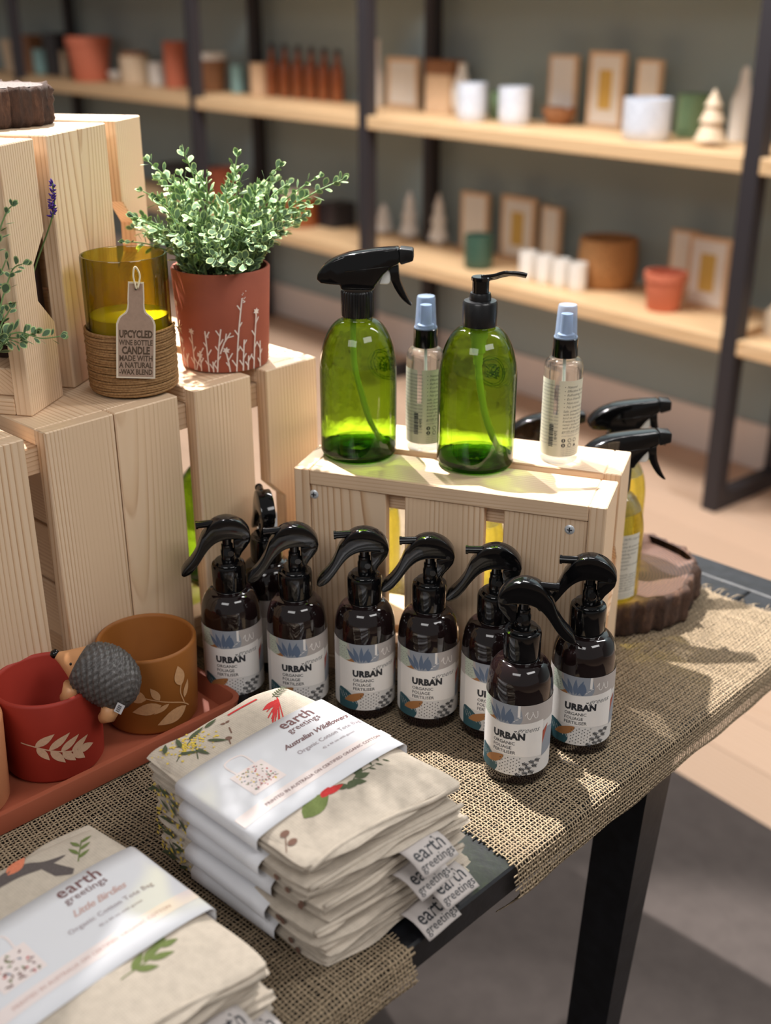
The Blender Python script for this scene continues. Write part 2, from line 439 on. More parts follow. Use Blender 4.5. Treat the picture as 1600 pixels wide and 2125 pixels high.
M['ochre_motif'] = plain('pale_ochre_motif', srgb(206, 160, 116), .8, .2, noise=(400, .08, 0))
M['white_paint'] = plain('white_brush_paint', srgb(236, 220, 210), .7, .2)
M['wax'] = plain('yellow_wax', (.96, .80, .03, 1), .45, .4)
M['wax'].node_tree.nodes['Principled BSDF'].inputs['Subsurface Weight'].default_value = .25
M['wax'].node_tree.nodes['Principled BSDF'].inputs['Subsurface Radius'].default_value = (.012, .010, .002)
M['green_glass'] = thin_glass('green_glass', (.49, .69, .13, 1), (.025, .05, .008, 1), 1.0, 1.12, .42, pw_=2.8)
M['green_base'] = glass('green_glass_base', (.20, .40, .04, 1), clear=.25)
M['amber_olive'] = thin_glass('olive_glass', (.75, .71, .26, 1), (.08, .065, .01, 1), 0.0, 1.03, .15, pw_=3.0)
M['clear_glass'] = glass('clear_plastic', (.965, .98, .985, 1), ior=1.33, clear=.55)
M['shell_glass'] = glass('clear_bottle_wall', (.97, .975, .95, 1), ior=1.25, clear=.6)
M['yellow_liquid'] = glass('yellow_liquid', (.945, .90, .36, 1), ior=1.33, clear=.55)
M['cap_glass'] = glass('blue_clear_cap', (.90, .93, .97, 1), ior=1.2, clear=.6)
def frosted(name, col, through):
    m, nt, b = new_mat(name); setin(b, Base_Color=col, Roughness=.12)
    t = node(nt, 'ShaderNodeBsdfTransparent'); t.inputs[0].default_value = (.93, .96, 1, 1)
    mx = node(nt, 'ShaderNodeMixShader'); mx.inputs[0].default_value = through
    nt.links.new(b.outputs[0], mx.inputs[1]); nt.links.new(t.outputs[0], mx.inputs[2]); nt.links.new(mx.outputs[0], nt.nodes['Material Output'].inputs[0])
    return m
M['cap_glass'] = frosted('blue_clear_cap', (.40, .48, .60, 1), .74)
M['amber_glass'] = plain('amber_glass_far', srgb(150, 82, 44), .15, .6)
M['leaf_green'] = plain('grey_green_leaf', srgb(96, 120, 92), .75, .12, noise=(90, .25, 0))
M['leaf_rim'] = plain('pale_leaf_rim', srgb(178, 200, 140), .75, .12)
for k in ('leaf_green', 'leaf_rim'):
    b_ = M[k].node_tree.nodes['Principled BSDF']; b_.inputs['Transmission Weight'].default_value = 0.0
    b_.inputs['Subsurface Weight'].default_value = 0.0
M['stem_green'] = plain('green_stem', srgb(110, 138, 84), .6, .3)
M['lavender'] = plain('lavender_purple', srgb(86, 60, 150), .7, .2)
M['soil'] = plain('dark_moss', (.03, .03, .02, 1), .95, .1, noise=(120, .4, .5))
M['hedge_grey'] = plain('grey_glaze', srgb(84, 80, 78), .32, .5, noise=(260, .35, .9))
M['hedge_tan'] = plain('tan_glaze', srgb(206, 150, 104), .4, .4)
M['wall_teal'] = plain('teal_grey_wall_paint', srgb(158, 176, 180), .8, .2, noise=(1.2, .04, 0))
M['skirting'] = plain('white_skirting_paint', srgb(238, 230, 226), .6, .3)
M['carpet'] = plain('grey_carpet', srgb(76, 69, 66), .95, .1, noise=(26, .10, .3))
M['ceramic_white'] = plain('white_ceramic', srgb(240, 236, 230), .3)
M['ceramic_blue'] = plain('blue_white_ceramic', srgb(208, 214, 226), .3, noise=(60, .12, 0))
M['far_terracotta'] = plain('salmon_pot', srgb(206, 116, 88), .7)
M['far_green'] = plain('sage_green_ceramic', srgb(112, 142, 108), .5)
M['far_dkgreen'] = plain('dark_green_ceramic', srgb(60, 90, 76), .4)
M['far_beige'] = plain('beige_ceramic', srgb(222, 200, 172), .5)
M['far_oak'] = plain('light_oak', srgb(222, 190, 156), .6, noise=(40, .08, 0))
M['far_brown'] = plain('brown_wood', srgb(150, 104, 72), .6, noise=(40, .15, 0))
M['far_yellow'] = plain('mustard_card', srgb(216, 180, 96), .6)
M['far_teal'] = plain('pale_teal_glass', srgb(150, 190, 190), .3)
M['far_dark'] = plain('dark_box', (.03, .026, .03, 1), .5)
M['rattan'] = plain('rattan', srgb(170, 122, 78), .8, .2, noise=(130, .3, .6))
M['print_teal'] = plain('print_teal', srgb(44, 84, 94), .5)
M['print_blue'] = plain('print_slate_blue', srgb(92, 108, 132), .5)
M['print_grey'] = plain('print_warm_grey', srgb(178, 170, 166), .5)
M['print_grey2'] = plain('print_blue_grey', srgb(146, 152, 162), .5)
M['print_brown'] = plain('print_brown', srgb(164, 112, 66), .5)
M['print_sage'] = plain('print_sage', srgb(186, 196, 180), .5)
M['print_white'] = plain('print_white', srgb(236, 232, 228), .5)
M['print_rust'] = plain('print_rust', srgb(168, 78, 62), .5)
M['fab_green'] = plain('fabric_print_green', srgb(110, 122, 74), .95, .05, noise=(600, .15, 0))
M['fab_dark'] = plain('fabric_print_dark_green', srgb(84, 92, 70), .95, .05, noise=(600, .15, 0))
M['fab_yellow'] = plain('fabric_print_yellow', srgb(218, 190, 84), .95, .05, noise=(600, .15, 0))
M['fab_red'] = plain('fabric_print_red', srgb(190, 62, 62), .95, .05, noise=(600, .15, 0))
M['fab_brown'] = plain('fabric_print_brown', srgb(124, 96, 84), .95, .05, noise=(600, .15, 0))
M['fab_grey'] = plain('fabric_print_grey', srgb(98, 90, 88), .95, .05, noise=(600, .15, 0))
M['fab_coral'] = plain('fabric_print_coral', srgb(216, 130, 100), .95, .05, noise=(600, .15, 0))
def bark_mats():
    m, nt, b = new_mat('bark'); setin(b, Roughness=.9)
    n = node(nt, 'ShaderNodeTexNoise'); setin(n, Scale=60.0, Detail=6.0, Roughness=.7)
    nt.links.new(coords(nt, (1, 1, .35)), n.inputs['Vector'])
    nt.links.new(ramp(nt, n.outputs[0], [(.3, srgb(28, 18, 14)), (.55, srgb(70, 47, 35)), (.78, srgb(118, 86, 66))]), b.inputs['Base Color'])
    bump(nt, b, n.outputs[0], .9, .004); M['bark'] = m
    m, nt, b = new_mat('cut_log_face'); setin(b, Roughness=.7)
    w = node(nt, 'ShaderNodeTexWave', wave_type='RINGS', rings_direction='Z'); setin(w, Scale=85.0, Distortion=3.5, Detail=3.0)
    w.inputs['Detail Scale'].default_value = 1.0
    nt.links.new(coords(nt), w.inputs['Vector'])
    nt.links.new(ramp(nt, w.outputs[0], [(.0, srgb(44, 26, 19)), (.6, srgb(66, 41, 30)), (1, srgb(100, 68, 50))]), b.inputs['Base Color'])
    bump(nt, b, w.outputs[0], .1, .001); M['log_face'] = m
bark_mats()

# ------------------------------------------------------------------ the room
SO = Vector((.98, 3.195, 0)); SA = R(130)
SD = Vector((math.cos(SA), math.sin(SA), 0)); SN = Vector((math.sin(R(50)), math.cos(R(50)), 0))
def S(t, n, z): return SO + SD * t + SN * n + Vector((0, 0, z))
def frame_mat(loc, X, Y):
    X = X.normalized(); Z = X.cross(Y).normalized(); Y = Z.cross(X)
    return Matrix(((X.x, Y.x, Z.x, loc[0]), (X.y, Y.y, Z.y, loc[1]), (X.z, Y.z, Z.z, loc[2]), (0, 0, 0, 1)))
UPV = Vector((0, 0, 1))
WALL_N = .415
fl = link('floor', box_mesh(34, 34, .04, 0), M['floor_wood'], loc=(0, 3, -.026)); tag(fl, 'pale timber shop floor', None, kind='structure')
PD = Vector((math.cos(R(-52)), math.sin(R(-52)), 0)); PN = Vector((-PD.y, PD.x, 0))
fp_me = box_mesh(5.2, .1385, .008, .001); fp_me.materials.clear(); fp_me.materials.append(M['floor_wood'])
for k in range(24):
    c = Vector((.62, 1.83, -.003)) + PN * (.075 + .14 * k) + PD * (-.9 + .35 * ((k * 7) % 3))
    link('floor_plank', fp_me, parent=fl, mat=Matrix.Translation((0, -3, .026)) @ frame_mat(c, PD, PN))
ca = link('floor_carpet', box_mesh(6, 4.0, .012, .003), M['carpet'], mat=frame_mat(Vector((.64, 1.81, 0.0)) - PN * 2.0 + Vector((0, 0, .004)), PD, PN))
tag(ca, 'grey carpet under the display table', None, kind='structure')
wl = link('wall_back', box_mesh(26, .06, 3.2, 0), M['wall_teal'], mat=frame_mat(S(5, WALL_N + .03, 1.585), SD, SN)); tag(wl, 'teal grey wall behind the shelving', None, kind='structure')
bb = link('baseboard_back', box_mesh(26, .014, .155, .002), M['skirting'], mat=frame_mat(S(5, WALL_N - .007, .0795), SD, SN)); tag(bb, 'white skirting board along the teal wall', None, kind='structure')

# shelving: black steel frames with pine boards
sh = thing('shelving_unit', 'black steel shelving with pale pine boards along the teal wall', 'shelving', S(1.5, 0, 0))
inv = Matrix.Translation(-S(1.5, 0, 0))
SDEP = .375
FR = [-1.25, 0.0, 1.66, 2.86, 4.72, 6.2]
def sh_part(name, c, l, w, t, mat_, bev=.001):
    me = box_mesh(l, w, t, bev)
    if len(me.materials) == 0: me.materials.append(mat_)
    return link(name, me, None, sh, mat=inv @ frame_mat(c, SD, SN))
for t in FR:
    sh_part('upright', S(t, .025, 1.1), .05, .05, 2.2, M['black_metal'])
    sh_part('upright', S(t, SDEP - .025, 1.1), .05, .05, 2.2, M['black_metal'])
    sh_part('foot_bar', S(t, SDEP / 2, .0255), .0502, SDEP - .101, .05, M['black_metal'])
    sh_part('frame_bar', S(t, SDEP / 2, 2.17), .0502, SDEP - .101, .05, M['black_metal'])
SHELF = {0: .536, 1: 1.035, 2: 1.535}
for zt in SHELF.values():
    for a, b in zip(FR[:-1], FR[1:]):
        sh_part('shelf_board', S((a + b) / 2, SDEP / 2, zt - .0225), b - a - .052, SDEP - .002, .045, M['shelf_wood'], .003)

# ------------------------------------------------------------------ the display table
TV, TU = -.449, 1.248
tb = thing('display_table', 'black painted plank display table under the burlap runners', 'table', T(.6, -.85, 0))
tinv = Matrix.Translation(-T(.6, -.85, 0))
def tb_part(name, c, X, Y, l, w, t, bev=.002):
    me = box_mesh(l, w, t, bev)
    if len(me.materials) == 0: me.materials.append(M['black_satin'])
    return link(name, me, None, tb, mat=tinv @ frame_mat(c, X, Y))
u0 = -.35
for k in range(7):
    w = .098
    tb_part('top_plank', T((u0 + 1.204) / 2, TV - .0495 - .1 * k, TABLE_Z - .014), U, V, 1.204 - u0, w, .028)
tb_part('end_plank', T(1.2265, TV - .35, TABLE_Z - .0135), V, U, .70, .043, .029)
tb_part('apron', T(.43, TV - .046, TABLE_Z - .0285 - .018), U, V, 1.52, .022, .036)
tb_part('apron', T(1.22, TV - .35, TABLE_Z - .0285 - .03), V, U, .62, .022, .06)
tb_part('apron', T(.43, TV - .66, TABLE_Z - .0285 - .03), U, V, 1.52, .022, .06)
def leg(u, v):
    mb = MB(); zt = TABLE_Z - .03; o = T(.6, -.85, 0)
    a = [T(u + i, v + j, zt) - o for i, j in ((0, -.054), (.046, -.054), (.046, 0), (0, 0))]
    b = [T(u + i, v + j, .0105) - o for i, j in ((0, -.086), (.020, -.086), (.020, -.040), (0, -.040))]
    mb.add(a + b, [(0, 1, 2, 3), (7, 6, 5, 4), (0, 4, 5, 1), (1, 5, 6, 2), (2, 6, 7, 3), (3, 7, 4, 0)])
    mb.build('leg', M['black_satin'], tb)
for u, v in ((.852, -.462), (-.2, -.462), (.98, -1.06), (-.2, -1.06)): leg(u, v)
tb_part('stretcher', T(.39, -1.09, .16), U, V, 1.16, .03, .05)

# ------------------------------------------------------------------ burlap runners: every thread is real
def burlap(name, label, ua, ub, va, hang_a, hang_b, pitch, origin):
    na = int((ub - ua) / pitch); hang = max(hang_a, hang_b)
    length = (TV - va) + hang; nb = int(length / pitch)
    rng = np.random.default_rng(int(ua * 1000) + 5)
    rc = .007; z0 = TABLE_Z + .0020
    sag = rng.normal(0, 1, (8, 2))
    def place(a, b, h):
        """a, b: distances along the cloth; h: height above it"""
        fa = np.clip(a / (ub - ua), 0, 1)
        rip = .0012 * np.sin(a * 31 + b * 17) + .0009 * np.sin(a * 71 - b * 43 + 1.3)
        rip = np.where(rip > 0, rip, rip * .15)
        flat = TV - va - rc + .004
        arc = rc * math.pi / 2
        u = ua + a + .0035 * np.sin(b * 19 + ua * 9) + .002 * np.sin(b * 47)
        hl = hang_a + (hang_b - hang_a) * fa
        k = np.clip((b - flat - arc) / np.maximum(hang - arc, 1e-4), 0, None) * (hl) + 0 * a
        th = np.clip((b - flat) / arc, 0, 1) * math.pi / 2
        v = va + np.minimum(b, flat) + (rc + h) * np.sin(th)
        z = z0 - rc + (rc + h) * np.cos(th)
        z = np.where(b <= flat, z0 + h + rip, z)
        wav = .004 * np.sin(a * 38 + 1) + .003 * np.sin(a * 83)
        z = z - k; v = v - np.clip(k - .024, 0, None) * .8 + wav * .5 * np.clip((k - .01) / .04, 0, 1) + .003 * np.clip(k / .02, 0, 1)
        return (u * U.x + v * V.x - origin.x, u * U.y + v * V.y - origin.y, z - origin.z)
    # threads along b
    amp = .00038; hw, hh = pitch * .25, .00042
    VV = []; FF = []; base = 0
    def threads(count, ns, is_a):
        nonlocal base
        for i in range(count + 1):
            extra = 5 if True else 0
            m = ns * 2 + 1
            k = np.arange(m) / 2.0
            lat = i * pitch + rng.normal(0, pitch * .05) + np.convolve(rng.normal(0, pitch * .11, m + 8), np.ones(9) / 3.0, 'valid')[:m] * .6
            lon = k * pitch
            e = rng.uniform(.0, .0015 if is_a else .007)
            lon = lon.copy(); lon[0] -= e; lon[-1] += rng.uniform(0, .0015 if is_a else .006)
            sgn = np.where((np.floor(k + 1e-6).astype(int) + i) % 2 == 0, 1.0, -1.0) * (1 if is_a else -1)
            h = np.where(np.arange(m) % 2 == 0, sgn * amp, 0.0)
            wv = hw * (1 + rng.normal(0, .14)) * (1 + .12 * rng.normal(0, 1, m))
            ring = []
            for dl, dh in ((wv, 0 * wv), (0 * wv, 0 * wv + hh), (-wv, 0 * wv), (0 * wv, 0 * wv - hh)):
                if is_a: X, Y, Z = place(lat + dl, lon, h + dh)
                else: X, Y, Z = place(lon, lat + dl, h + dh)
                ring.append(np.stack([X, Y, Z], 1))
            vs = np.stack(ring, 1).reshape(-1, 3); VV.append(vs)
            q = np.arange(m - 1)[:, None] * 4
            for s in range(4):
                s2 = (s + 1) % 4
                FF.append(base + np.concatenate([q + s, q + s2, q + 4 + s2, q + 4 + s], 1))
            base += m * 4
    threads(na, nb, True); threads(nb, na, False)
    vs = np.concatenate(VV).astype(np.float32); fs = np.concatenate(FF).astype(np.int32)
    me = bpy.data.meshes.new(name)
    me.vertices.add(len(vs)); me.vertices.foreach_set('co', vs.ravel())
    me.loops.add(fs.size); me.loops.foreach_set('vertex_index', fs.ravel())
    me.polygons.add(len(fs)); me.polygons.foreach_set('loop_start', np.arange(len(fs), dtype=np.int32) * 4)
    me.polygons.foreach_set('use_smooth', np.ones(len(fs), dtype=bool))
    me.update(calc_edges=True)
    o = link(name, me, M['jute'], loc=origin)
    tag(o, label, 'table runner')
    return o
burlap('burlap_runner', 'loose woven burlap runner under the black pump bottles, frayed at the table end', .622, 1.168, -1.07, .056, .024, .0035, T(.9, -.6, TABLE_Z))
burlap('burlap_runner', 'loose woven burlap runner under the folded tote bags and the clay tray', .02, .488, -.98, .11, .11, .0036, T(.25, -.6, TABLE_Z))
# loose frayed ends along the far selvedge
fr = MB(); rr = random.Random(3)
for k in range(70):
    v = -1.0 + .55 * k / 70 + rr.uniform(-.004, .004)
    p = T(1.166, v, TABLE_Z + .0022); q = p + U * rr.uniform(.006, .022) + V * rr.uniform(-.006, .010)
    mid = (p + q) / 2 + Vector((0, 0, rr.uniform(.0005, .003)))
    fr.tube([p, mid, q + Vector((0, 0, -.0008))], [.0006, .0005, .0003], 4)
fro = fr.build('fringe', M['jute'], None, smooth=True)
run = [o for o in COL.objects if o.name == 'burlap_runner'][0]
fro.parent = run; fro.matrix_parent_inverse = Matrix.Translation(-run.location); fro['kind'] = 'stuff'

# ------------------------------------------------------------------ pine crates (made of boards)
def board(parent, name, c, L_, W_, l, w, t, notch=None):
    if notch:
        key = ('notch', l, w, t, notch)
        if key not in _box_cache:
            a, b, d = notch
            x0, x1 = -l / 2, l / 2
            xa, xb = -l / 2 + a * l, -l / 2 + b * l
            pts = [(x0, -w / 2), (xa, -w / 2), (xa + d, -w / 2 + d), (xb - d, -w / 2 + d), (xb, -w / 2), (x1, -w / 2), (x1, w / 2), (x0, w / 2)]
            me = extrude_mesh(pts, t, .001, 1, 'board', None)
            for v in me.vertices: v.co = Vector((v.co.x, v.co.z, -v.co.y))
            _box_cache[key] = me
        me = _box_cache[key]
    else: me = box_mesh(l, w, t, .0011)
    if len(me.materials) == 0: me.materials.append(M['pine'])
    return link(name, me, None, parent, mat=frame_mat(Vector(c), Vector(L_), Vector(W_)))
def crate(label, L, W, H, n, bw, mat, notch=(.31, .66, .026), nbot=3, bot_along='W', group=None, screws=False):
    t = .0165; g = (H - n * bw) / (n - 1)
    o = thing('pine_crate', label, 'crate', group=group, mat=mat)
    X, Y, Z = (1, 0, 0), (0, 1, 0), (0, 0, 1)
    for i in range(n):
        z = -H / 2 + bw / 2 + i * (bw + g)
        for s in (-1, 1):
            board(o, 'end_board', (s * (L / 2 - t / 2), 0, z), Y, Z, W, bw, t, notch if (i == n - 1 and notch) else None)
            board(o, 'side_plank', (0, s * (W / 2 - t / 2), z), X, Z, L - 2 * t - .0006, bw, t)
    for sx in (-1, 1):
        for sy in (-1, 1):
            board(o, 'corner_batten', (sx * (L / 2 - t - .0125), sy * (W / 2 - t - .0135), .004), Z, X, H - .02, .0245, .0265)
    t2 = .012
    if bot_along == 'W':
        bw2 = (L - 2 * t - .001 - (nbot - 1) * .0195) / nbot
        for i in range(nbot):
            board(o, 'bottom_board', (-L / 2 + t + .0005 + bw2 / 2 + i * (bw2 + .0195), 0, -H / 2 + t2 / 2 + .002), Y, X, W - 2 * t - .0006, bw2, t2)
        for sy in (-1, 1):
            board(o, 'bottom_batten', (0, sy * (W / 2 - t - .0105), -H / 2 + .002 + t2 + .0085), X, Y, L - 2 * t - .052, .020, .016)
    else:
        bw2 = (W - 2 * t - .001 - (nbot - 1) * .004) / nbot
        for i in range(nbot):
            board(o, 'bottom_board', (0, -W / 2 + t + .0005 + bw2 / 2 + i * (bw2 + .004), -H / 2 + t2 / 2 + .0005), X, Y, L - 2 * t - .0006, bw2, t2)
    if screws:
        for x, y in screws:
            mb = MB(); mb.lathe([(0.0001, .0012), (.0028, .0011), (.0043, .0006), (.0049, .0001), (.0049, -.0012)], 20)
            sc = mb.build('screw', M['steel'], o, smooth=40, mat=Matrix.Translation((x, y, -H / 2 + .002)) @ Matrix.Rotation(math.pi, 4, 'X'))
            cr = MB(); cr.box((0, 0, .0012), (.0050, .0011, .0004)); cr.box((0, 0, .0012), (.0011, .0050, .00042))
            cr.build('cross_slot', M['dark_recess'], sc)
    return o
CA = R(46.8); cu = Vector((math.cos(CA), math.sin(CA), 0)); cn = Vector((-cu.y, cu.x, 0))
CRACK = Vector((-.2545, 1.0205, 0)); CW, CD, CHH = .302, .46, .261
CR_TOP = TABLE_Z + .0035 + CW
zc = TABLE_Z + .0035 + CW / 2
crate('large pine crate at the lower right of the stack, bottles behind its slats', CD, CW, CHH, 3, .0735, frame_mat(CRACK + cu * (CHH / 2 + .0006) + cn * CD / 2 + UPV * zc, cn, UPV), notch=(.30, .58, .021), nbot=4, bot_along='L', group='stacked pine crates')
crate('large pine crate on its side at lower left, behind the red and ochre pots', CD, CW, CHH, 3, .0735, frame_mat(CRACK - cu * (CHH / 2 + .0006) + cn * CD / 2 + UPV * zc, -cn, UPV), notch=(.30, .58, .021), nbot=4, bot_along='L', group='stacked pine crates')
UAg = R(78.3); uu = Vector((math.cos(UAg), math.sin(UAg), 0)); un = Vector((-uu.y, uu.x, 0))
A_BR = Vector((-.3150, 1.0735, 0)); SW, SD2, SH = .241, .31, .152
UP_TOP = CR_TOP + .0004 + SW
zc2 = CR_TOP + .0004 + SW / 2
crk = A_BR + uu * .0885
crate('small upper pine crate on the left, with a lavender sprig poking out', SD2, SW, SH, 2, .0635, frame_mat(crk - uu * (SH / 2 + .0005) + un * SD2 / 2 + UPV * zc2, -un, UPV), nbot=3, bot_along='L', group='stacked pine crates')
crate('small upper pine crate on the right, beside the leafy plant', SD2, SW, SH, 2, .0635, frame_mat(crk + uu * (SH / 2 + .0005) + un * SD2 / 2 + UPV * zc2, un, UPV), nbot=3, bot_along='L', group='stacked pine crates')
# front crate: bottom boards face the shopper
FA = R(-19.2); fx = Vector((math.cos(FA), math.sin(FA), 0)); fn = Vector((-fx.y, fx.x, 0))
F0 = Vector((-.0922, 1.0718, 0)); FL, FW, FH = .314, .228, .155
FC_TOP = TABLE_Z + .0035 + FW
front_crate = crate('small pine crate standing on its side, carrying the green bottles', FL, FW, FH, 2, .069, frame_mat(F0 + fx * FL / 2 + fn * FH / 2 + UPV * (TABLE_Z + .0035 + FW / 2), -fx, UPV), nbot=3, bot_along='W', screws=[(.1365, .0865), (-.1235, .0865)])

# ------------------------------------------------------------------ black pump bottles with patterned labels
def dome(r0, z0, r1, z1, n=7, e=1.0):
    return [(r1 + (r0 - r1) * math.cos(math.pi / 2 * k / n) ** e, z0 + (z1 - z0) * math.sin(math.pi / 2 * k / n) ** e) for k in range(n + 1)]
def fert_label(parent):
    r = .0302
    pr = Print(.00004)
    half = r * math.pi * .93
    I = {k: i for i, k in enumerate(['label_paper', 'ink', 'ink_grey', 'print_teal', 'print_blue', 'print_grey', 'print_grey2', 'print_brown', 'print_sage', 'print_white', 'print_rust'])}
    pr.grid(-half, 0, half, .0745, I['label_paper'], 60, 1)
    # top band
    pr.grid(-half, .0545, half, .0745, I['print_grey'], 60, 1)
    pr.poly([(-.032, .0545), (-.017, .0545), (-.0195, .064), (-.021, .0745), (-.032, .0745)], I['print_sage'])
    for k in range(26): pr.disc(-.031 + .0023 * (k % 5), .0575 + .0029 * (k // 5) + .0008 * (k % 2), .00042, I['ink'], 5)
    pr.poly(spline([(-.024, .0545), (-.018, .0565), (-.0145, .0590), (-.013, .0545)], 4), I['print_brown'])
    pr.poly(spline([(-.0185, .0745), (-.0165, .064), (-.010, .0545), (.003, .0525), (.010, .0555), (.012, .0625), (.009, .0745)], 4), I['print_grey2'])
    for a, x in ((1.9, -.0085), (1.55, -.006), (2.2, -.011), (1.25, -.004)): pr.leaf(x, .055, a, .017, .0042, I['print_blue'])
    pr.leaf(.001, .0545, 1.50, .0135, .0062, I['print_blue'])
    for k in range(3): pr.stroke([(.003 + .0028 * k, .0572 + .0022 * k), (.0055 + .0028 * k, .0580 + .0022 * k)], .0006, I['print_white'])
    pr.rect(.0075, .0625, .0098, .0745, I['print_white'])
    pts = [(.014 + .0016 * k + .0011 * math.sin(2.1 * k), .0640 + .0040 * math.sin(1.7 * k)) for k in range(9)]
    pr.stroke(spline(pts, 5), .0007, I['print_white'])
    # white panel
    pr.poly(spline([(-.031, .0560), (-.022, .0550), (-.012, .0538)], 4) + [(.0330, .0570), (.0330, .0185)] + spline([(.010, .0210), (-.010, .0215), (-.031, .0215)], 4), I['print_white'])
    pr.poly([(.0332, .036), (.040, .046), (.052, .042), (.052, .022), (.0332, .017)], I['print_grey2'])
    pr.poly([(.0332, .030), (.0332, .044), (.0400, .050)], I['print_rust'])
    # lower left leaves
    pr.poly(spline([(-.032, .0), (-.032, .020), (-.024, .0215), (-.015, .016), (-.0095, .007), (-.012, .0)], 4), I['print_teal'])
    for k in range(5): pr.stroke([(-.031 + .004 * k, .019 - .001 * k), (-.0265 + .004 * k, .011 - .001 * k)], .0004, I['print_white'])
    pr.poly(spline([(-.0245, .0090), (-.019, .0155), (-.0105, .0195), (-.0035, .0200), (-.007, .0135), (-.015, .0090), (-.0245, .0090)], 4), I['print_brown'])
    # dots and sprigs
    rr = random.Random(4)
    for k in range(40):
        x, y = -.007 + .0026 * (k % 8), .0026 + .0036 * (k // 8) + .0016 * (k % 2)
        pr.disc(x + rr.uniform(-.0004, .0004), y, .00058, I['ink'], 6)
    for k in range(9):
        x, y = .0075 + .0060 * (k % 3) + .003 * (k // 3), .0022 + .0058 * (k // 3) + .0012 * (k % 3); a = -.5 + .15 * (k % 2)
        pr.stroke([(x, y), (x + .0058 * math.cos(a), y + .0058 * math.sin(a))], .0005, I['ink'])
        for q in range(4):
            xx, yy = x + .0014 * (q + .5) * math.cos(a), y + .0014 * (q + .5) * math.sin(a)
            for sgn in (.9, -.9): pr.stroke([(xx, yy), (xx + .0023 * math.cos(a + sgn), yy + .0023 * math.sin(a + sgn))], .0006, I['ink'])
    # lettering
    pr.text('URBAN', -.0148, .0388, .0094, I['ink'], bold=.06, sx=.93, spacing=1.06)
    pr.text('greens', .0076, .0464, .0078, I['ink_grey'], shear=.45)
    pr.leaf(.0064, .0468, 2.3, .0018, .0010, I['ink']); pr.leaf(.0064, .0468, .9, .0020, .0010, I['ink'])
    for k, s in enumerate(('ORGANIC', 'FOLIAGE', 'FERTILISER')): pr.text(s, -.0146, .0328 - .0049 * k, .0046, I['ink'], bold=.012)
    return pr.build('label', [M[k] for k in I], on_cyl(r, .0120), parent, base=.00005, maxlen=.0017)
HEAD = [(-.0265, .0345), (-.0180, .0385), (-.0155, .0418), (-.0082, .0454), (.0009, .0464), (.0100, .0440), (.0173, .0388), (.0218, .0316), (.0232, .0255), (.0218, .0194), (.0182, .0142), (.0141, .0092), (.0114, .0030), (.0085, .0000), (-.0050, .0000), (-.0050, .0120), (-.0052, .0205), (.0030, .0225), (.0068, .0245), (-.0045, .0240), (-.0109, .0214), (-.0150, .0200)]
def fert_bottle():
    o = empty('pump_bottle')
    body = MB(); body.lathe([(.0001, .002), (.024, .0010), (.0276, 0), (.0294, .0012), (.0300, .004), (.0300, .0885)] + dome(.0300, .0885, .0160, .1195, 10, .9)[1:] + [(.0155, .1200), (.0150, .1235)], 56)
    body.build('bottle_body', M['black_amber'], o, smooth=50)
    fert_label(o)
    c = MB(); c.lathe([(a_, b_ + .005) for a_, b_ in [(.0150, .1165), (.0164, .1160), (.0168, .1175), (.0168, .1400), (.0160, .1425), (.0135, .1430), (.0128, .1440), (.0126, .1462), (.0078, .1468), (.0001, .1468)]], 48)
    c.build('collar', M['black_gloss'], o, smooth=40)
    s = MB(); s.lathe([(a_, b_ + .005) for a_, b_ in [(.0066, .1460), (.0066, .1570), (.0058, .1580), (.0058, .1630), (.0046, .1640), (.0046, .1700), (.0001, .1700)]], 24)
    s.build('pump_stem', M['black_gloss'], o, smooth=40)
    zb = .1508
    # back of the head: hooked block behind the stem
    hook = [(.0062, .0235), (.0062, .0110), (.0075, .0035), (.0110, .0030), (.0141, .0088), (.0186, .0142), (.0222, .0194), (.0236, .0255), (.0200, .0270), (.0110, .0245)]
    link('pump_head', extrude_mesh([(x, z + zb) for x, z in hook], .0135, .0020, 2), M['black_gloss'], o)
    top = spline([(-.0215, .0325), (-.0150, .0410), (-.0082, .0452), (.0009, .0466), (.0100, .0442), (.0173, .0390), (.0222, .0316), (.0236, .0250)], 4) + spline([(.0160, .0235), (.0095, .0242), (.0030, .0245), (-.0045, .0238), (-.0109, .0214), (-.0170, .0165), (-.0225, .0095), (-.0280, .0010), (-.0345, -.0075), (-.0395, -.0110), (-.0440, -.0125)], 3) + spline([(-.0466, -.0102), (-.0435, -.0040), (-.0360, .0045), (-.0300, .0140), (-.0262, .0235), (-.0240, .0290)], 3)
    link('trigger_lever', extrude_mesh([(p[0], p[1] + zb) for p in top], .0150, .0024, 2), M['black_gloss'], o)
    nz = MB(); nz.tube([(-.0130, 0, zb + .0405), (-.0275, 0, zb + .0398)], .0036, 14)
    nz.tube([(-.0268, 0, zb + .0398), (-.0290, 0, zb + .0397)], .0042, 14)
    nz.build('nozzle', M['black_gloss'], o, smooth=40)
    pv = MB()
    for sy in (-1, 1): pv.tube([(.0170, sy * .0072, zb + .0262), (.0170, sy * .0079, zb + .0262)], .0019, 12)
    for sy in (-1, 1): pv.tube([(.0030, sy * .0040, zb + .0095), (.0030, sy * .0074, zb + .0095)], .0030, 14)
    pv.build('pivot_pin', M['black_cap'], o, smooth=40)
    return o
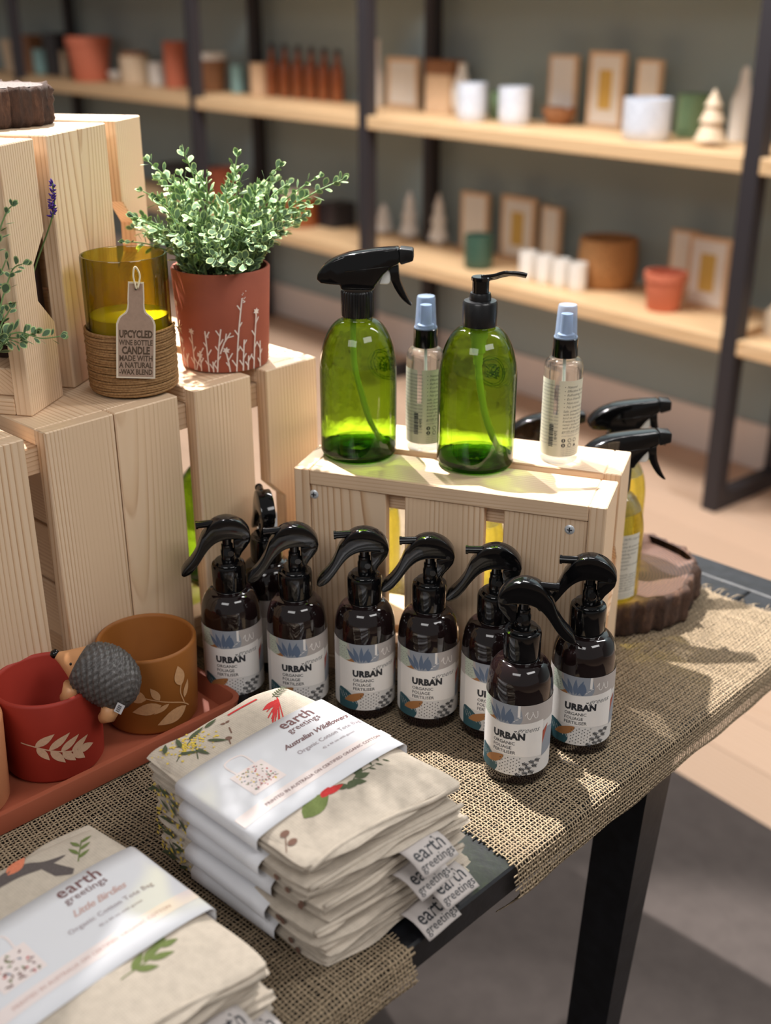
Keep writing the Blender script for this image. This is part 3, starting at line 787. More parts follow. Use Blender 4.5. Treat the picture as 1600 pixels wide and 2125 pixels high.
FERT = [  # centre, turn of label, turn of head against label, label text
    ((-.1570, 1.0260), -7, 3, 'black pump bottle with patterned label at the left end of the front row'),
    ((-.0890, 1.0090), -4, 2, 'second black pump bottle from the left, its foot hidden by tote bags'),
    ((-.0205, .9990), 4, 0, 'black pump bottle with patterned label standing before the left gap of the front crate'),
    ((.0425, .9840), -2, 0, 'black pump bottle with patterned label standing in the middle of the row before the crate'),
    ((.1040, .9620), 3, -2, 'black pump bottle half hidden behind the foremost bottle'),
    ((.1885, .9395), 0, 0, 'black pump bottle at the right end of the row, beside the log slice'),
    ((.1225, .8930), -15, 196, 'foremost black pump bottle, its lever turned to the right'),
    ((-.1255, 1.0900), 100, -100, 'black pump bottle standing behind the left pair, its label turned away'),
]
proto = None
for k, ((x, y), lab, hd, text) in enumerate(FERT):
    if proto is None: o = proto = fert_bottle()
    else: o = copy_tree(proto)
    view = math.atan2(y, x) - math.pi / 2          # face the shopper
    x, y = x * .9935, y * .9935
    o.location = (x, y, TABLE_Z + .0032); o.rotation_euler = (0, 0, view + R(lab))
    tag(o, text, 'pump bottle', 'black pump bottles of foliage fertiliser')
    for ch in o.children:
        n = ch.name.split('.')[0]
        if n in ('pump_stem', 'pump_head', 'trigger_lever', 'nozzle', 'pivot_pin'):
            ch.rotation_euler = (0, 0, R(hd - lab * (0 if hd > 90 else .8)))

# ------------------------------------------------------------------ trigger and pump bottles
def half_litre(wall=.0020, r=.0388):
    out = [(r - .006, .0004), (r - .002, .0018), (r, .006), (r, .088)] + dome(r, .088, .0150, .1405, 12, 1.06)[1:] + [(.0142, .1420), (.0142, .1500)]
    inn = [(.0122, .1500), (.0122, .1415)] + [(max(a - wall, .012), b - wall * .6) for a, b in dome(r, .098, .0150, .1405, 9, .92)[::-1]] + [(r - wall, .010), (r - .0055, .0060), (r - .012, .0050), (.012, .0095), (.0001, .0110)]
    punt = [(.0001, .0060), (.012, .0048), (r - .012, .0012)]
    return punt, out, inn
def ribbed(r, z0, z1, n=32, d=.0007):
    mb = MB(); cols = n * 4; vs = []; prof = [(-.0006, z0), (0, z0 + .0012), (0, z1 - .0016), (-.0010, z1)]
    for dr, z in prof:
        for k in range(cols):
            rr = r + dr - (d if k % 4 in (2, 3) else 0); a = 2 * math.pi * k / cols
            vs.append((rr * math.cos(a), rr * math.sin(a), z))
    fs = [(i * cols + k, i * cols + (k + 1) % cols, (i + 1) * cols + (k + 1) % cols, (i + 1) * cols + k) for i in range(3) for k in range(cols)]
    mb.add(vs, fs); mb.add([(0, 0, z1)] + vs[-cols:], [(0, 1 + k, 1 + (k + 1) % cols) for k in range(cols)])
    mb.add([(0, 0, z0)] + vs[:cols], [(0, 1 + (k + 1) % cols, 1 + k) for k in range(cols)])
    return mb
def trigger_head(o, z0):
    k = .000117; kz = .000128
    q = lambda pts: [((x - 432) * k, (215 * kz + (475 - y) * kz * .80 if y < 475 else (690 - y) * kz) + z0) for x, y in pts]
    ribbed(.0163, z0, z0 + .0255).build('ribbed_collar', M['black_cap'], o, smooth=30)
    body = q([tuple(p)[:2] for p in spline([(104, 385), (112, 330), (160, 262), (240, 200), (340, 155), (450, 128), (600, 104), (780, 84)], 4)]) + q([(792, 205), (770, 238), (735, 252), (700, 280), (655, 330), (620, 385), (590, 432), (575, 475), (300, 475), (300, 430), (210, 428), (135, 420)])
    hb = extrude_mesh(body, .0250, .0036, 3, 'sprayer_body', 30)
    for v in hb.vertices:     # narrower towards the nozzle, rounder towards the tail
        f = (v.co.x + .039) / .080
        v.co.y *= (.72 + .28 * math.sin(math.pi * min(max(f * .62 + .12, 0), 1)) - .26 * max(f - .55, 0)) * (1 - .22 * max(0, (v.co.z - z0 - .045) / .03))
    link('sprayer_body', hb, M['black_gloss'], o)
    link('nozzle', extrude_mesh(q([(786, 84), (890, 96), (898, 110), (900, 195), (890, 205), (800, 238), (786, 215)]), .0165, .0012, 2), M['black_cap'], o)
    link('trigger', extrude_mesh(q([(700, 262), (774, 250), (780, 330)] + [tuple(p)[:2] for p in spline([(788, 380), (805, 440), (842, 520), (889, 592)], 3)] + [(884, 600)] + [tuple(p)[:2] for p in spline([(862, 592), (805, 548), (748, 470), (716, 390)], 3)]), .0110, .0012, 2), M['black_gloss'], o)
    link('piston', extrude_mesh(q([(640, 340), (690, 285), (722, 330), (715, 400), (695, 432), (612, 432)]), .0085, .001, 1), M['white_plastic'], o)
    rd = MB(); rd.tube([((340 - 432) * k, -.0126, q([(340, 300)])[0][1]), ((700 - 432) * k, -.0104, q([(700, 250)])[0][1])], .0005, 6)
    rd.build('moulding_ridge', M['black_cap'], o, smooth=True)
def dip_tube(o, pts, r=.0029):
    mb = MB(); mb.tube(spline(pts, 6), r, 12); mb.build('dip_tube', M['dip'], o, smooth=True)
def seal(o, r, a0, z):
    """raised seal moulded into the wall"""
    mb = MB(); fn = on_cyl(r + .0001, z, a0); rr = random.Random(5)
    for R0 in (.0150, .0128): mb.tube([fn(R0 * math.cos(t / 40 * 6.2832), R0 * math.sin(t / 40 * 6.2832), 0) for t in range(40)], .00055, 6, closed=True)
    for q in range(7):
        c = [(rr.uniform(-.008, .008), rr.uniform(-.008, .008)) for _ in range(4)]
        mb.tube([fn(p[0], p[1], 0) for p in spline([Vector(a) for a in c], 5)], .0006, 6)
    mb.build('moulded_seal', M['green_glass'], o, smooth=True)
def green_bottle(name, label, loc, kind, group, rz=0.0):
    o = thing(name, label, 'bottle', loc, rz, group)
    punt, out, inn = half_litre()
    mb = MB(); mb.lathe(out[2:], 64); mb.build('glass_body', M['green_glass'], o, smooth=45)
    bs = MB(); bs.lathe([(.0001, .0040), (.012, .0032), (.0268, .0008)] + out[:3] + [(.0386, .0085), (.0372, .0098), (.030, .0075), (.018, .0105), (.0001, .0125)], 64); bs.build('glass_base', M['green_base'], o, smooth=45)
    seal(o, .0388, R(58), .085)
    if kind == 'trigger':
        trigger_head(o, .1440)
        dip_tube(o, [(-.004, 0, .150), (-.0045, 0, .120), (-.003, .001, .090), (.003, .003, .062), (.010, .004, .036), (.021, .003, .0135)])
    else:
        c = MB(); c.lathe([(.0150, .1425), (.0166, .1420), (.0168, .1440), (.0168, .1640), (.0155, .1660), (.0105, .1665), (.0105, .1700), (.0098, .1730), (.0096, .1735), (.0001, .1735)], 48)
        c.build('collar', M['black_cap'], o, smooth=40)
        s = MB(); s.lathe([(.0080, .1730), (.0080, .1850), (.0090, .1853), (.0092, .1880), (.0086, .1888), (.0001, .1890)], 32); s.build('pump_top', M['black_gloss'], o, smooth=40)
        sp = MB(); sp.tube(spline([(.000, 0, .1872), (.012, 0, .1880), (.022, 0, .1905), (.034, 0, .1905), (.0435, 0, .1885)], 5), [(.0022, .0045)] * 12 + [(.0022, .0032)] * 9, 10); sp.build('spout', M['black_gloss'], o, smooth=True)
        pc = MB(); pc.lathe([(.0085, .1440), (.0085, .1290), (.0070, .1270), (.0066, .1150), (.0045, .1130), (.0042, .1030), (.0001, .1030)], 24); pc.build('pump_cylinder', M['dip'], o, smooth=40)
        dip_tube(o, [(0, 0, .105), (.002, 0, .085), (.006, 0, .062), (.010, 0, .045), (.017, -.001, .027), (.0235, -.003, .0125)], .0033)
    return o
zt = FC_TOP + .0006
green_bottle('spray_bottle', 'green glass bottle with a black trigger sprayer, on the front crate', (-.0275, 1.1125, zt), 'trigger', 'green glass bottles', R(-4))
green_bottle('soap_dispenser', 'green glass bottle with a black pump top, on the front crate', (.0905, 1.0835, zt), 'pump', 'green glass bottles', R(6))

def small_print(pr, lines, x, y, size, mi, dy, shear=.25, wmax=None):
    for k, s in enumerate(lines): pr.text(s, x, y - k * dy, size, mi, shear=shear)
ML = ['Natural', 'Effective & powerful', 'Refreshing mist', 'Eco-friendly', 'Non-toxic', 'No synthetic perfume']
PAR = ['Safe, powerful, natural', 'with beautiful oils that', 'kind to you and nature.', 'Everything we make is', 'never tested on animals', 'with all the ingredients', 'gentle and effective']
def mist_label(parent, r):
    pr = Print(.00003); I = ['mist_label', 'ink', 'ink_grey']
    pr.grid(-.0345, .0, -.0085, .079, 0, 20, 1)
    pr.grid(-.0040, .0, .0345, .079, 0, 30, 1)
    pr.grid(-.0130, .0, -.0040, .044, 0, 8, 1)
    for k, s in enumerate(ML):
        pr.disc(.0022, .0727 - .0041 * k, .0005, 1, 5); pr.text(s, .0042, .0716 - .0041 * k, .0036, 1, shear=.3)
    small_print(pr, PAR, .0014, .0452 + .0016, .0034, 1, .0035)
    small_print(pr, ['All natural & made in', 'small batches with care'], .0012, .0242, .0026, 2, .0028)
    for k in range(5): pr.text('made with natural plant oils', .0012, .0085 - .0021 * k + .0005, .0019, 2)
    for i, (x, y) in enumerate(((.0035, .0172), (.0100, .0172), (.0160, .0172), (.0035, .0122), (.0100, .0122), (.0160, .0122))):
        if i in (0, 3): pr.disc(x, y, .0021, 1, 14); pr.rect(x - .0004, y - .0012, x + .0004, y + .0012, 0)
        elif i == 5: pr.poly([(x - .0019, y - .0016), (x + .0019, y - .0016), (x, y + .0018)], 1)
        else: pr.disc(x, y, .0021, 1, 14); pr.disc(x, y, .0016, 0, 14); pr.stroke([(x - .0009, y - .0008), (x + .0009, y + .0008)], .0006, 1)
    rr = random.Random(9); y = .0105
    while y < .0340:
        h = rr.choice((.0005, .0008, .0012)); pr.rect(-.0115, y, -.0070, y + h, 1); y += h + rr.choice((.0005, .0008))
    pr.text('$14.95', -.0036, .0180, .0034, 1, ang=math.pi / 2)
    for k in range(18): pr.text('natural room and linen mist', -.0320, .0735 - .0036 * k if k < 9 else .0735 - .0036 * k, .0026, 2, shear=.1)
    return pr.build('label', [M[k] for k in I], on_cyl(r + .0001, .0085), parent, base=.00005, maxlen=.0018)
def mist_bottle(label, loc, rz):
    o = thing('mist_bottle', label, 'bottle', loc, rz, 'clear mist bottles')
    r = .0192
    mb = MB(); mb.lathe([(.0001, .0022), (.012, .0012), (r - .002, .0), (r - .0004, .0012), (r, .004), (r, .096)] + dome(r, .096, .0112, .1070, 6, .9)[1:] + [(.0112, .1120), (.0001, .1120)], 48)
    mb.build('clear_body', M['clear_glass'], o, smooth=45)
    mist_label(o, r)
    c = MB(); c.lathe([(.0100, .1080), (.0124, .1078), (.0127, .1088), (.0121, .1258), (.0114, .1266), (.0001, .1266)], 40); c.build('collar', M['black_gloss'], o, smooth=35)
    cp = MB(); cp.lathe([(.0114, .1268), (.0110, .1290), (.0095, .1570), (.0088, .1590), (.0001, .1594), (.0001, .1584), (.0082, .1580), (.0088, .1565), (.0103, .1290), (.0106, .1268)], 40)
    cp.lathe([(.0105, .1262), (.0118, .1262), (.0118, .1276), (.0105, .1276)], 40, close=True)
    cp.build('clear_cap', M['cap_glass'], o, smooth=40)
    nb = MB(); nb.lathe([(.0085, .1262), (.0085, .1300), (.0062, .1310), (.0058, .1500), (.0001, .1505)], 24); nb.build('mist_nozzle', M['mist_core'], o, smooth=40)
    mb = MB(); mb.tube([(0, 0, .110), (.001, 0, .07), (.004, 0, .012)], .0014, 8); mb.build('dip_tube', M['dip'], o, smooth=True)
    return o
M['mist_core'] = plain('blue_grey_sprayer', srgb(176, 188, 204), .4)
p1 = Vector((.0405, 1.1325, zt)); p2 = Vector((.1765, 1.0960, zt))
mist_bottle('clear mist bottle with printed label, between the two green bottles', p1, math.atan2(p1.y, p1.x) - math.pi / 2 + R(2))
mist_bottle('clear mist bottle with printed label at the right end of the front crate', p2, math.atan2(p2.y, p2.x) - math.pi / 2 + R(2))

YL = ['Kills 99.9% of germs', 'Natural', 'Effective & powerful', 'Natural deodoriser', 'Refreshing scent', 'Eco-friendly', 'Non-toxic', 'No synthetic perfume', 'Food-safe']
def yellow_bottle(label, loc, rz=0.0, top='trigger', lab=True):
    o = thing('spray_bottle', label, 'bottle', loc, rz, 'yellow spray bottles')
    r = .0352; dm = dome(r, .0760, .0150, .1235, 9, 1.06)
    lq = MB(); lq.lathe([(.0001, .0050), (.012, .0040), (r - .012, .0010), (r - .006, .0004), (r - .002, .0018), (r, .006), (r, .0760)] + dm[1:5] + [(.0001, dm[4][1])], 56)
    lq.build('liquid', M['yellow_liquid'], o, smooth=45)
    mb = MB(); z_ = dm[4][1] + .0002
    mb.lathe([(dm[4][0], z_)] + dm[5:] + [(.0142, .1250), (.0142, .1330), (.0126, .1330), (.0126, .1245)] + [(max(a_ - .0015, .0126), b_ - .0008) for a_, b_ in dm[:4:-1]] + [(dm[4][0] - .0012, z_)], 56, close=True)
    mb.build('clear_neck', M['shell_glass'], o, smooth=45)
    if lab:
        pr = Print(.00003); I = ['yellow_label', 'ink', 'ink_grey']
        pr.grid(-.0195, 0, .0195, .0775, 0, 26, 1)
        for k, s in enumerate(YL):
            pr.text('-', -.0125, .0712 - .0044 * k, .0038, 1); pr.text(s, -.0100, .0712 - .0044 * k, .0038, 1, shear=.3)
        small_print(pr, PAR, -.0145, .0285, .0036, 1, .0032)
        for k in range(3): pr.text('keep away from children and heat and do not swallow', -.0155, .0055 - .0018 * k, .0016, 2)
        pr.build('label', [M[k] for k in I], on_cyl(r + .0001, .0085, R(-90)), o, base=.00005, maxlen=.0018)
    trigger_head(o, .1270)
    dip_tube(o, [(0, 0, .132), (.001, 0, .09), (.006, -.002, .05), (.016, -.006, .014)], .0024)
    return o
def cap_z(): return 0
LOG_TOP = TABLE_Z + .0032 + .043
yb = P(1252, 1238, LOG_TOP)
yb = yellow_bottle('yellow spray bottle with black trigger, on the log slice at the crate corner', (.2500, 1.1545, LOG_TOP + .0005), R(2))
for ch in yb.children:
    if ch.name.startswith('label'): ch.rotation_euler = (0, 0, R(14))
yellow_bottle('yellow spray bottle standing behind the one on the log slice', (.2740, 1.2620, LOG_TOP + .0005), R(0))
yellow_bottle('yellow spray bottle whose trigger head shows left of the right mist bottle', (.1920, 1.3450, TABLE_Z + .0032), R(0), lab=False)
yellow_bottle('yellow spray bottle behind the left gap of the front crate', (-.0170, 1.2640, TABLE_Z + .0032), R(0), lab=False)
yellow_bottle('yellow spray bottle behind the right gap of the front crate', (.1040, 1.2180, TABLE_Z + .0032), R(200), lab=False)
# bottles kept inside the large crate
gi = CRACK + cu * .105 + cn * .20
green_bottle('soap_dispenser', 'green glass pump bottle inside the large crate, seen between its slats', (gi.x, gi.y, TABLE_Z + .0035 + .017), 'pump', 'green glass bottles')
gj = CRACK + cu * .205 + cn * .13
green_bottle('soap_dispenser', 'green glass pump bottle inside the large crate near its open side', (gj.x, gj.y, TABLE_Z + .0035 + .017), 'pump', 'green glass bottles', R(150))
gk = CRACK + cu * .213 + cn * .26
wb = mist_bottle('clear bottle with a pale label inside the large crate, behind the rightmost slat', (gk.x, gk.y, TABLE_Z + .0035 + .017), 0)
wb.scale = (1.55, 1.55, 1.35)

# ------------------------------------------------------------------ log slices
def log_slice(label, loc, r, h, seed, rz=0.0, split=None):
    o = thing('log_slice', label, 'log slice', loc, rz)
    rg = random.Random(seed); ph = [rg.uniform(0, 6.28) for _ in range(6)]
    n = 120
    def rad(a): return r * (1 + .05 * math.sin(2 * a + ph[0]) + .035 * math.sin(3 * a + ph[1]) + .02 * math.sin(7 * a + ph[2]))
    def cut(a):
        if not split: return 1.0
        d = (a - split + math.pi) % (2 * math.pi) - math.pi
        return 1.0
    rows = 9; vs = []; nr = np.random.default_rng(seed).normal(0, 1, (rows, n))
    for i in range(rows):
        z = h * i / (rows - 1)
        for k in range(n):
            a = 2 * math.pi * k / n
            ridge = .0011 * math.sin(23 * a + ph[3] + 1.2 * math.sin(5 * a) + .5 * i / rows) + .0016 * math.sin(41 * a + ph[4] - i * .35)
            e = -.0025 if i in (0, rows - 1) else 0
            rr = rad(a) + ridge + .0016 * nr[0, k] + .0006 * nr[i, k] + e
            vs.append((rr * math.cos(a), rr * math.sin(a), z + (.0010 * nr[i, k] if i == rows - 1 else 0)))
    fs = [(i * n + k, i * n + (k + 1) % n, (i + 1) * n + (k + 1) % n, (i + 1) * n + k) for i in range(rows - 1) for k in range(n)]
    b = len(vs)
    for k in range(n):      # lip of the bark going in to the wood
        a = 2 * math.pi * k / n; rr = rad(a) - .0075
        vs.append((rr * math.cos(a), rr * math.sin(a), h - .0004))
    fs += [((rows - 1) * n + k, (rows - 1) * n + (k + 1) % n, b + (k + 1) % n, b + k) for k in range(n)]
    fs.append(tuple(range(n - 1, -1, -1)))
    link('bark', mesh('bark', vs, fs, True), M['bark'], o)
    core = MB(); c2 = [(rad(2 * math.pi * k / n) - .0072) for k in range(n)]
    rings = [1.0, .8, .6, .4, .2]
    vs = []
    for q in rings:
        for k in range(n):
            a = 2 * math.pi * k / n; x, y = c2[k] * q * math.cos(a), c2[k] * q * math.sin(a)
            z = h
            if split is not None:      # a split has opened along one chord and one side has sunk
                d = x * math.cos(split) + y * math.sin(split)
                z -= .010 * max(0, min(1, (d - r * .12) / .004)) * max(0, min(1, (r * .78 - d) / .012))
            vs.append((x, y, z))
    fs = [(i * n + k, i * n + (k + 1) % n, (i + 1) * n + (k + 1) % n, (i + 1) * n + k) for i in range(4) for k in range(n)]
    vs.append((0, 0, h)); fs += [(4 * n + k, 4 * n + (k + 1) % n, 5 * n) for k in range(n)]
    link('cut_face', mesh('cut_face', vs, fs, True), M['log_face'], o)
    return o
LOGC = (-.4170, 1.2050, UP_TOP + .0006)
log_slice('bark edged log slice on top of the upper crates', LOGC, .078, .036, 4)
log_slice('split bark edged log slice under the yellow spray bottles', (.2600, 1.2330, TABLE_Z + .0032), .110, .042, 8, split=R(-35))

# ------------------------------------------------------------------ clay tray and pots
TRC = Vector((-.3230, .8700, TABLE_Z + .0035))
tray_dir = R(44.5)
def tray():
    o = thing('clay_tray', 'long terracotta tray holding the three glazed pots', 'tray', TRC, tray_dir)
    L, W, H, t = .40, .118, .024, .006
    bm = bmesh.new()
    def loop(l, w, z, r, n=5):
        out = []
        for cx, cy, a0 in ((l / 2 - r, w / 2 - r, 0), (-l / 2 + r, w / 2 - r, 90), (-l / 2 + r, -w / 2 + r, 180), (l / 2 - r, -w / 2 + r, 270)):
            for k in range(n + 1):
                a = R(a0 + 90 * k / n); out.append((cx + r * math.cos(a), cy + r * math.sin(a), z))
        return out
    rings = [loop(L - .016, W - .016, 0, .010), loop(L - .010, W - .010, .001, .012), loop(L, W, H - .001, .016), loop(L - .001, W - .001, H, .016), loop(L - 2 * t + .001, W - 2 * t + .001, H, .011), loop(L - 2 * t - .001, W - 2 * t - .001, H - .002, .010), loop(L - 2 * t - .010, W - 2 * t - .010, .0050, .008)]
    vs = []; fs = []; m = len(rings[0])
    for rg in rings: vs += rg
    for i in range(len(rings) - 1):
        for k in range(m): fs.append((i * m + k, i * m + (k + 1) % m, (i + 1) * m + (k + 1) % m, (i + 1) * m + k))
    fs.append(tuple(range(m - 1, -1, -1))); fs.append(tuple(range((len(rings) - 1) * m, len(rings) * m)))
    link('tray_body', auto_smooth(mesh('tray_body', vs, fs), 40), M['tray_clay'], o)
    return o
tray()
def glazed_pot(label, loc, r0, r1, h, mat_, rz=0.0):
    o = thing('glazed_pot', label, 'pot', loc, rz, 'matte pots on the clay tray')
    t = .0048
    mb = MB(); mb.lathe([(.0001, .0), (r0 - .008, .0), (r0 - .002, .0012), (r0, .0045), (r1, h - .003), (r1 - .0008, h - .0008), (r1 - .0024, h), (r1 - t + .001, h - .0008), (r1 - t, h - .003), (r0 - t, .012), (r0 - t - .004, .006), (.0001, .005)], 72)
    mb.build('pot_body', mat_, o, smooth=50)
    return o
ZP = TRC.z + .0054
pr_c = (-.3105, .8960); po_c = (-.2330, .9710)
rp = glazed_pot('red matte pot with a pale fern motif, hedgehog on its rim', (*pr_c, ZP), .0450, .0485, .0860, M['red_clay'], math.atan2(pr_c[1], pr_c[0]) - math.pi / 2)
op = glazed_pot('ochre matte pot with a pale leaf motif', (*po_c, ZP), .0450, .0485, .0860, M['ochre_clay'], math.atan2(po_c[1], po_c[0]) - math.pi / 2)
pp = glazed_pot('peach matte pot cut off by the left edge of the view', (-.3790, .8262, ZP), .0450, .0485, .0860, M['peach_clay'])
pr = Print(.00003)    # fern on the red pot
stem = [(-.0245, .0440), (-.0150, .0415), (-.004, .0370), (.006, .0335), (.0150, .0310)]
pr.stroke(spline([Vector(s) for s in stem], 4), .0010, 0)
for (x, y), ua_, la_, l in (((-.015, .0415), .60, -1.00, .0165), ((-.0065, .0380), .62, -.95, .0185), ((.001, .0352), .60, -.90, .0165), ((.008, .0328), .50, -.85, .0155)):
    pr.leaf(x, y, ua_, l, .0056, 0); pr.leaf(x + .001, y - .0005, la_, l * .82, .0058, 0)
pr.leaf(.0120, .0318, -.12, .0140, .0066, 0)
pr.items = [([(x * 1.3, .036 + (y - .036) * 1.3) for x, y in a], b, c, d) for a, b, c, d in pr.items]
pr.build('fern_motif', [M['pot_cream']], on_cyl(.0452, 0, R(-86), .042), rp, base=.0001, maxlen=.0022)
pr = Print(.00003)    # sprig on the ochre pot
pr.stroke(spline([Vector(s) for s in [(.0265, .0240), (.0190, .0300), (.0050, .0360), (-.0100, .0420)]], 4), .0009, 0)
pr.stroke(spline([Vector(s) for s in [(.0225, .0270), (.0185, .0390), (.0195, .0460)]], 4), .0009, 0)
for x, y, a, l, w in ((.0195, .0450, 1.70, .0185, .0095), (.0220, .0330, 1.25, .0150, .0048), (.0010, .0385, 2.05, .0135, .0058), (-.0090, .0405, 2.75, .0170, .0110), (.0020, .0340, 3.35, .0230, .0105), (.0080, .0335, -2.65, .0140, .0042), (.0235, .0250, 3.45, .0270, .0115)):
    pr.leaf(x, y, a, l, w, 0)
pr.items = [([(x * 1.22 + .001, .040 + (y - .038) * 1.28) for x, y in a], b, c, d) for a, b, c, d in pr.items]
pr.build('leaf_motif', [M['ochre_motif']], on_cyl(.0452, 0, R(-84), .042), op, base=.0001, maxlen=.0022)

# hedgehog figurine leaning on the rim of the red pot
def hedgehog():
    c = P(205, 1428, ZP + .080)
    o = thing('hedgehog_figurine', 'glazed grey hedgehog ornament hooked over the red pot rim', 'figurine')
    # body axis: from snout (upper left) to rump (lower right, nearer)
    N = P(112, 1358, ZP + .112); Bk = P(286, 1446, ZP + .074)
    ax = (Bk - N); Ln = ax.length; X = ax.normalized(); Yv = UPV.cross(X).normalized(); Zv = X.cross(Yv)
    o.matrix_world = frame_mat(N, X, Yv)
    n = 40; m = 96
    prof = [(0, .0008), (.02, .0034), (.06, .0050), (.10, .0070), (.16, .0105), (.22, .0140), (.28, .0178), (.36, .0218), (.46, .0245), (.58, .0258), (.70, .0250), (.80, .0222), (.88, .0190), (.95, .0120), (.99, .0050), (1.0, .0004)]
    rg = np.random.default_rng(2)
    def shell(f0, f1, grow, bumpy):
        vs = []; fs = []; ts = [f0 + (f1 - f0) * i / n for i in range(n + 1)]
        for i, t in enumerate(ts):
            for (a, ra), (b, rb) in zip(prof[:-1], prof[1:]):
                if a <= t <= b + 1e-9: rr = ra + (rb - ra) * ((t - a) / (b - a)); break
            for k in range(m):
                an = 2 * math.pi * k / m
                q = rr + grow + (bumpy * (.5 + .5 * math.sin(15 * an + (i // 2 % 2) * 3.14)) * (1 if 1 < i < n - 1 else .2) if bumpy else 0)
                sag_ = -.006 * math.sin(math.pi * min(t * 1.1, 1)) if False else 0
                vs.append((t * Ln, q * math.cos(an) * .92, q * math.sin(an) + .006 * math.sin(math.pi * t) + sag_))
        for i in range(n):
            for k in range(m): fs.append((i * m + k, i * m + (k + 1) % m, (i + 1) * m + (k + 1) % m, (i + 1) * m + k))
        return mesh('shell', vs, fs, True)
    link('body', shell(0, 1, 0, 0), M['hedge_tan'], o)
    sp = shell(.27, .995, .0006, .0026)
    link('quill_coat', sp, M['hedge_grey'], o)
    nb = MB(); nb.lathe([(.0001, .0044), (.0026, .0036), (.0042, .001), (.0040, -.0020), (.0022, -.0040), (.0001, -.0044)], 16)
    link('nose', mesh('nose', nb.v, nb.f, True), M['black_gloss'], o, loc=(.0005, 0, .0010))
    for s in (-1, 1):
        e = MB(); e.lathe([(.0001, .0014), (.0010, .0010), (.0014, 0), (.0010, -.0010), (.0001, -.0014)], 10)
        link('eye', mesh('eye', e.v, e.f, True), M['black_gloss'], o, loc=(.0190, s * .0125, .0088))
        for fx_, ln in ((.34, .016), (.80, .018)):
            lg = MB(); lg.tube([(fx_ * Ln, s * .011, -.012), (fx_ * Ln + .001, s * .0125, -.024), (fx_ * Ln - .003, s * .0125, -.024 - ln * .35)], [.0090, .0078, .0050], 12)
            lg.build('leg', M['hedge_tan'], o, smooth=True)
    st = Print(.00003); st.rect(-.006, -.004, .006, .004, 0)
    for k in range(7): st.rect(-.0045 + .0012 * k, -.0025, -.0045 + .0012 * k + (.0005 if k % 2 else .0008), .0015, 1)
    def stick(s, t, l): return (.86 * Ln + t * .9 + .003, -(.0225 + l) * .92 - s * .10 + .0015, -.004 + s)
    st.build('price_sticker', [M['paper'], M['ink']], stick, o, base=.0020)
    return o
hedgehog()

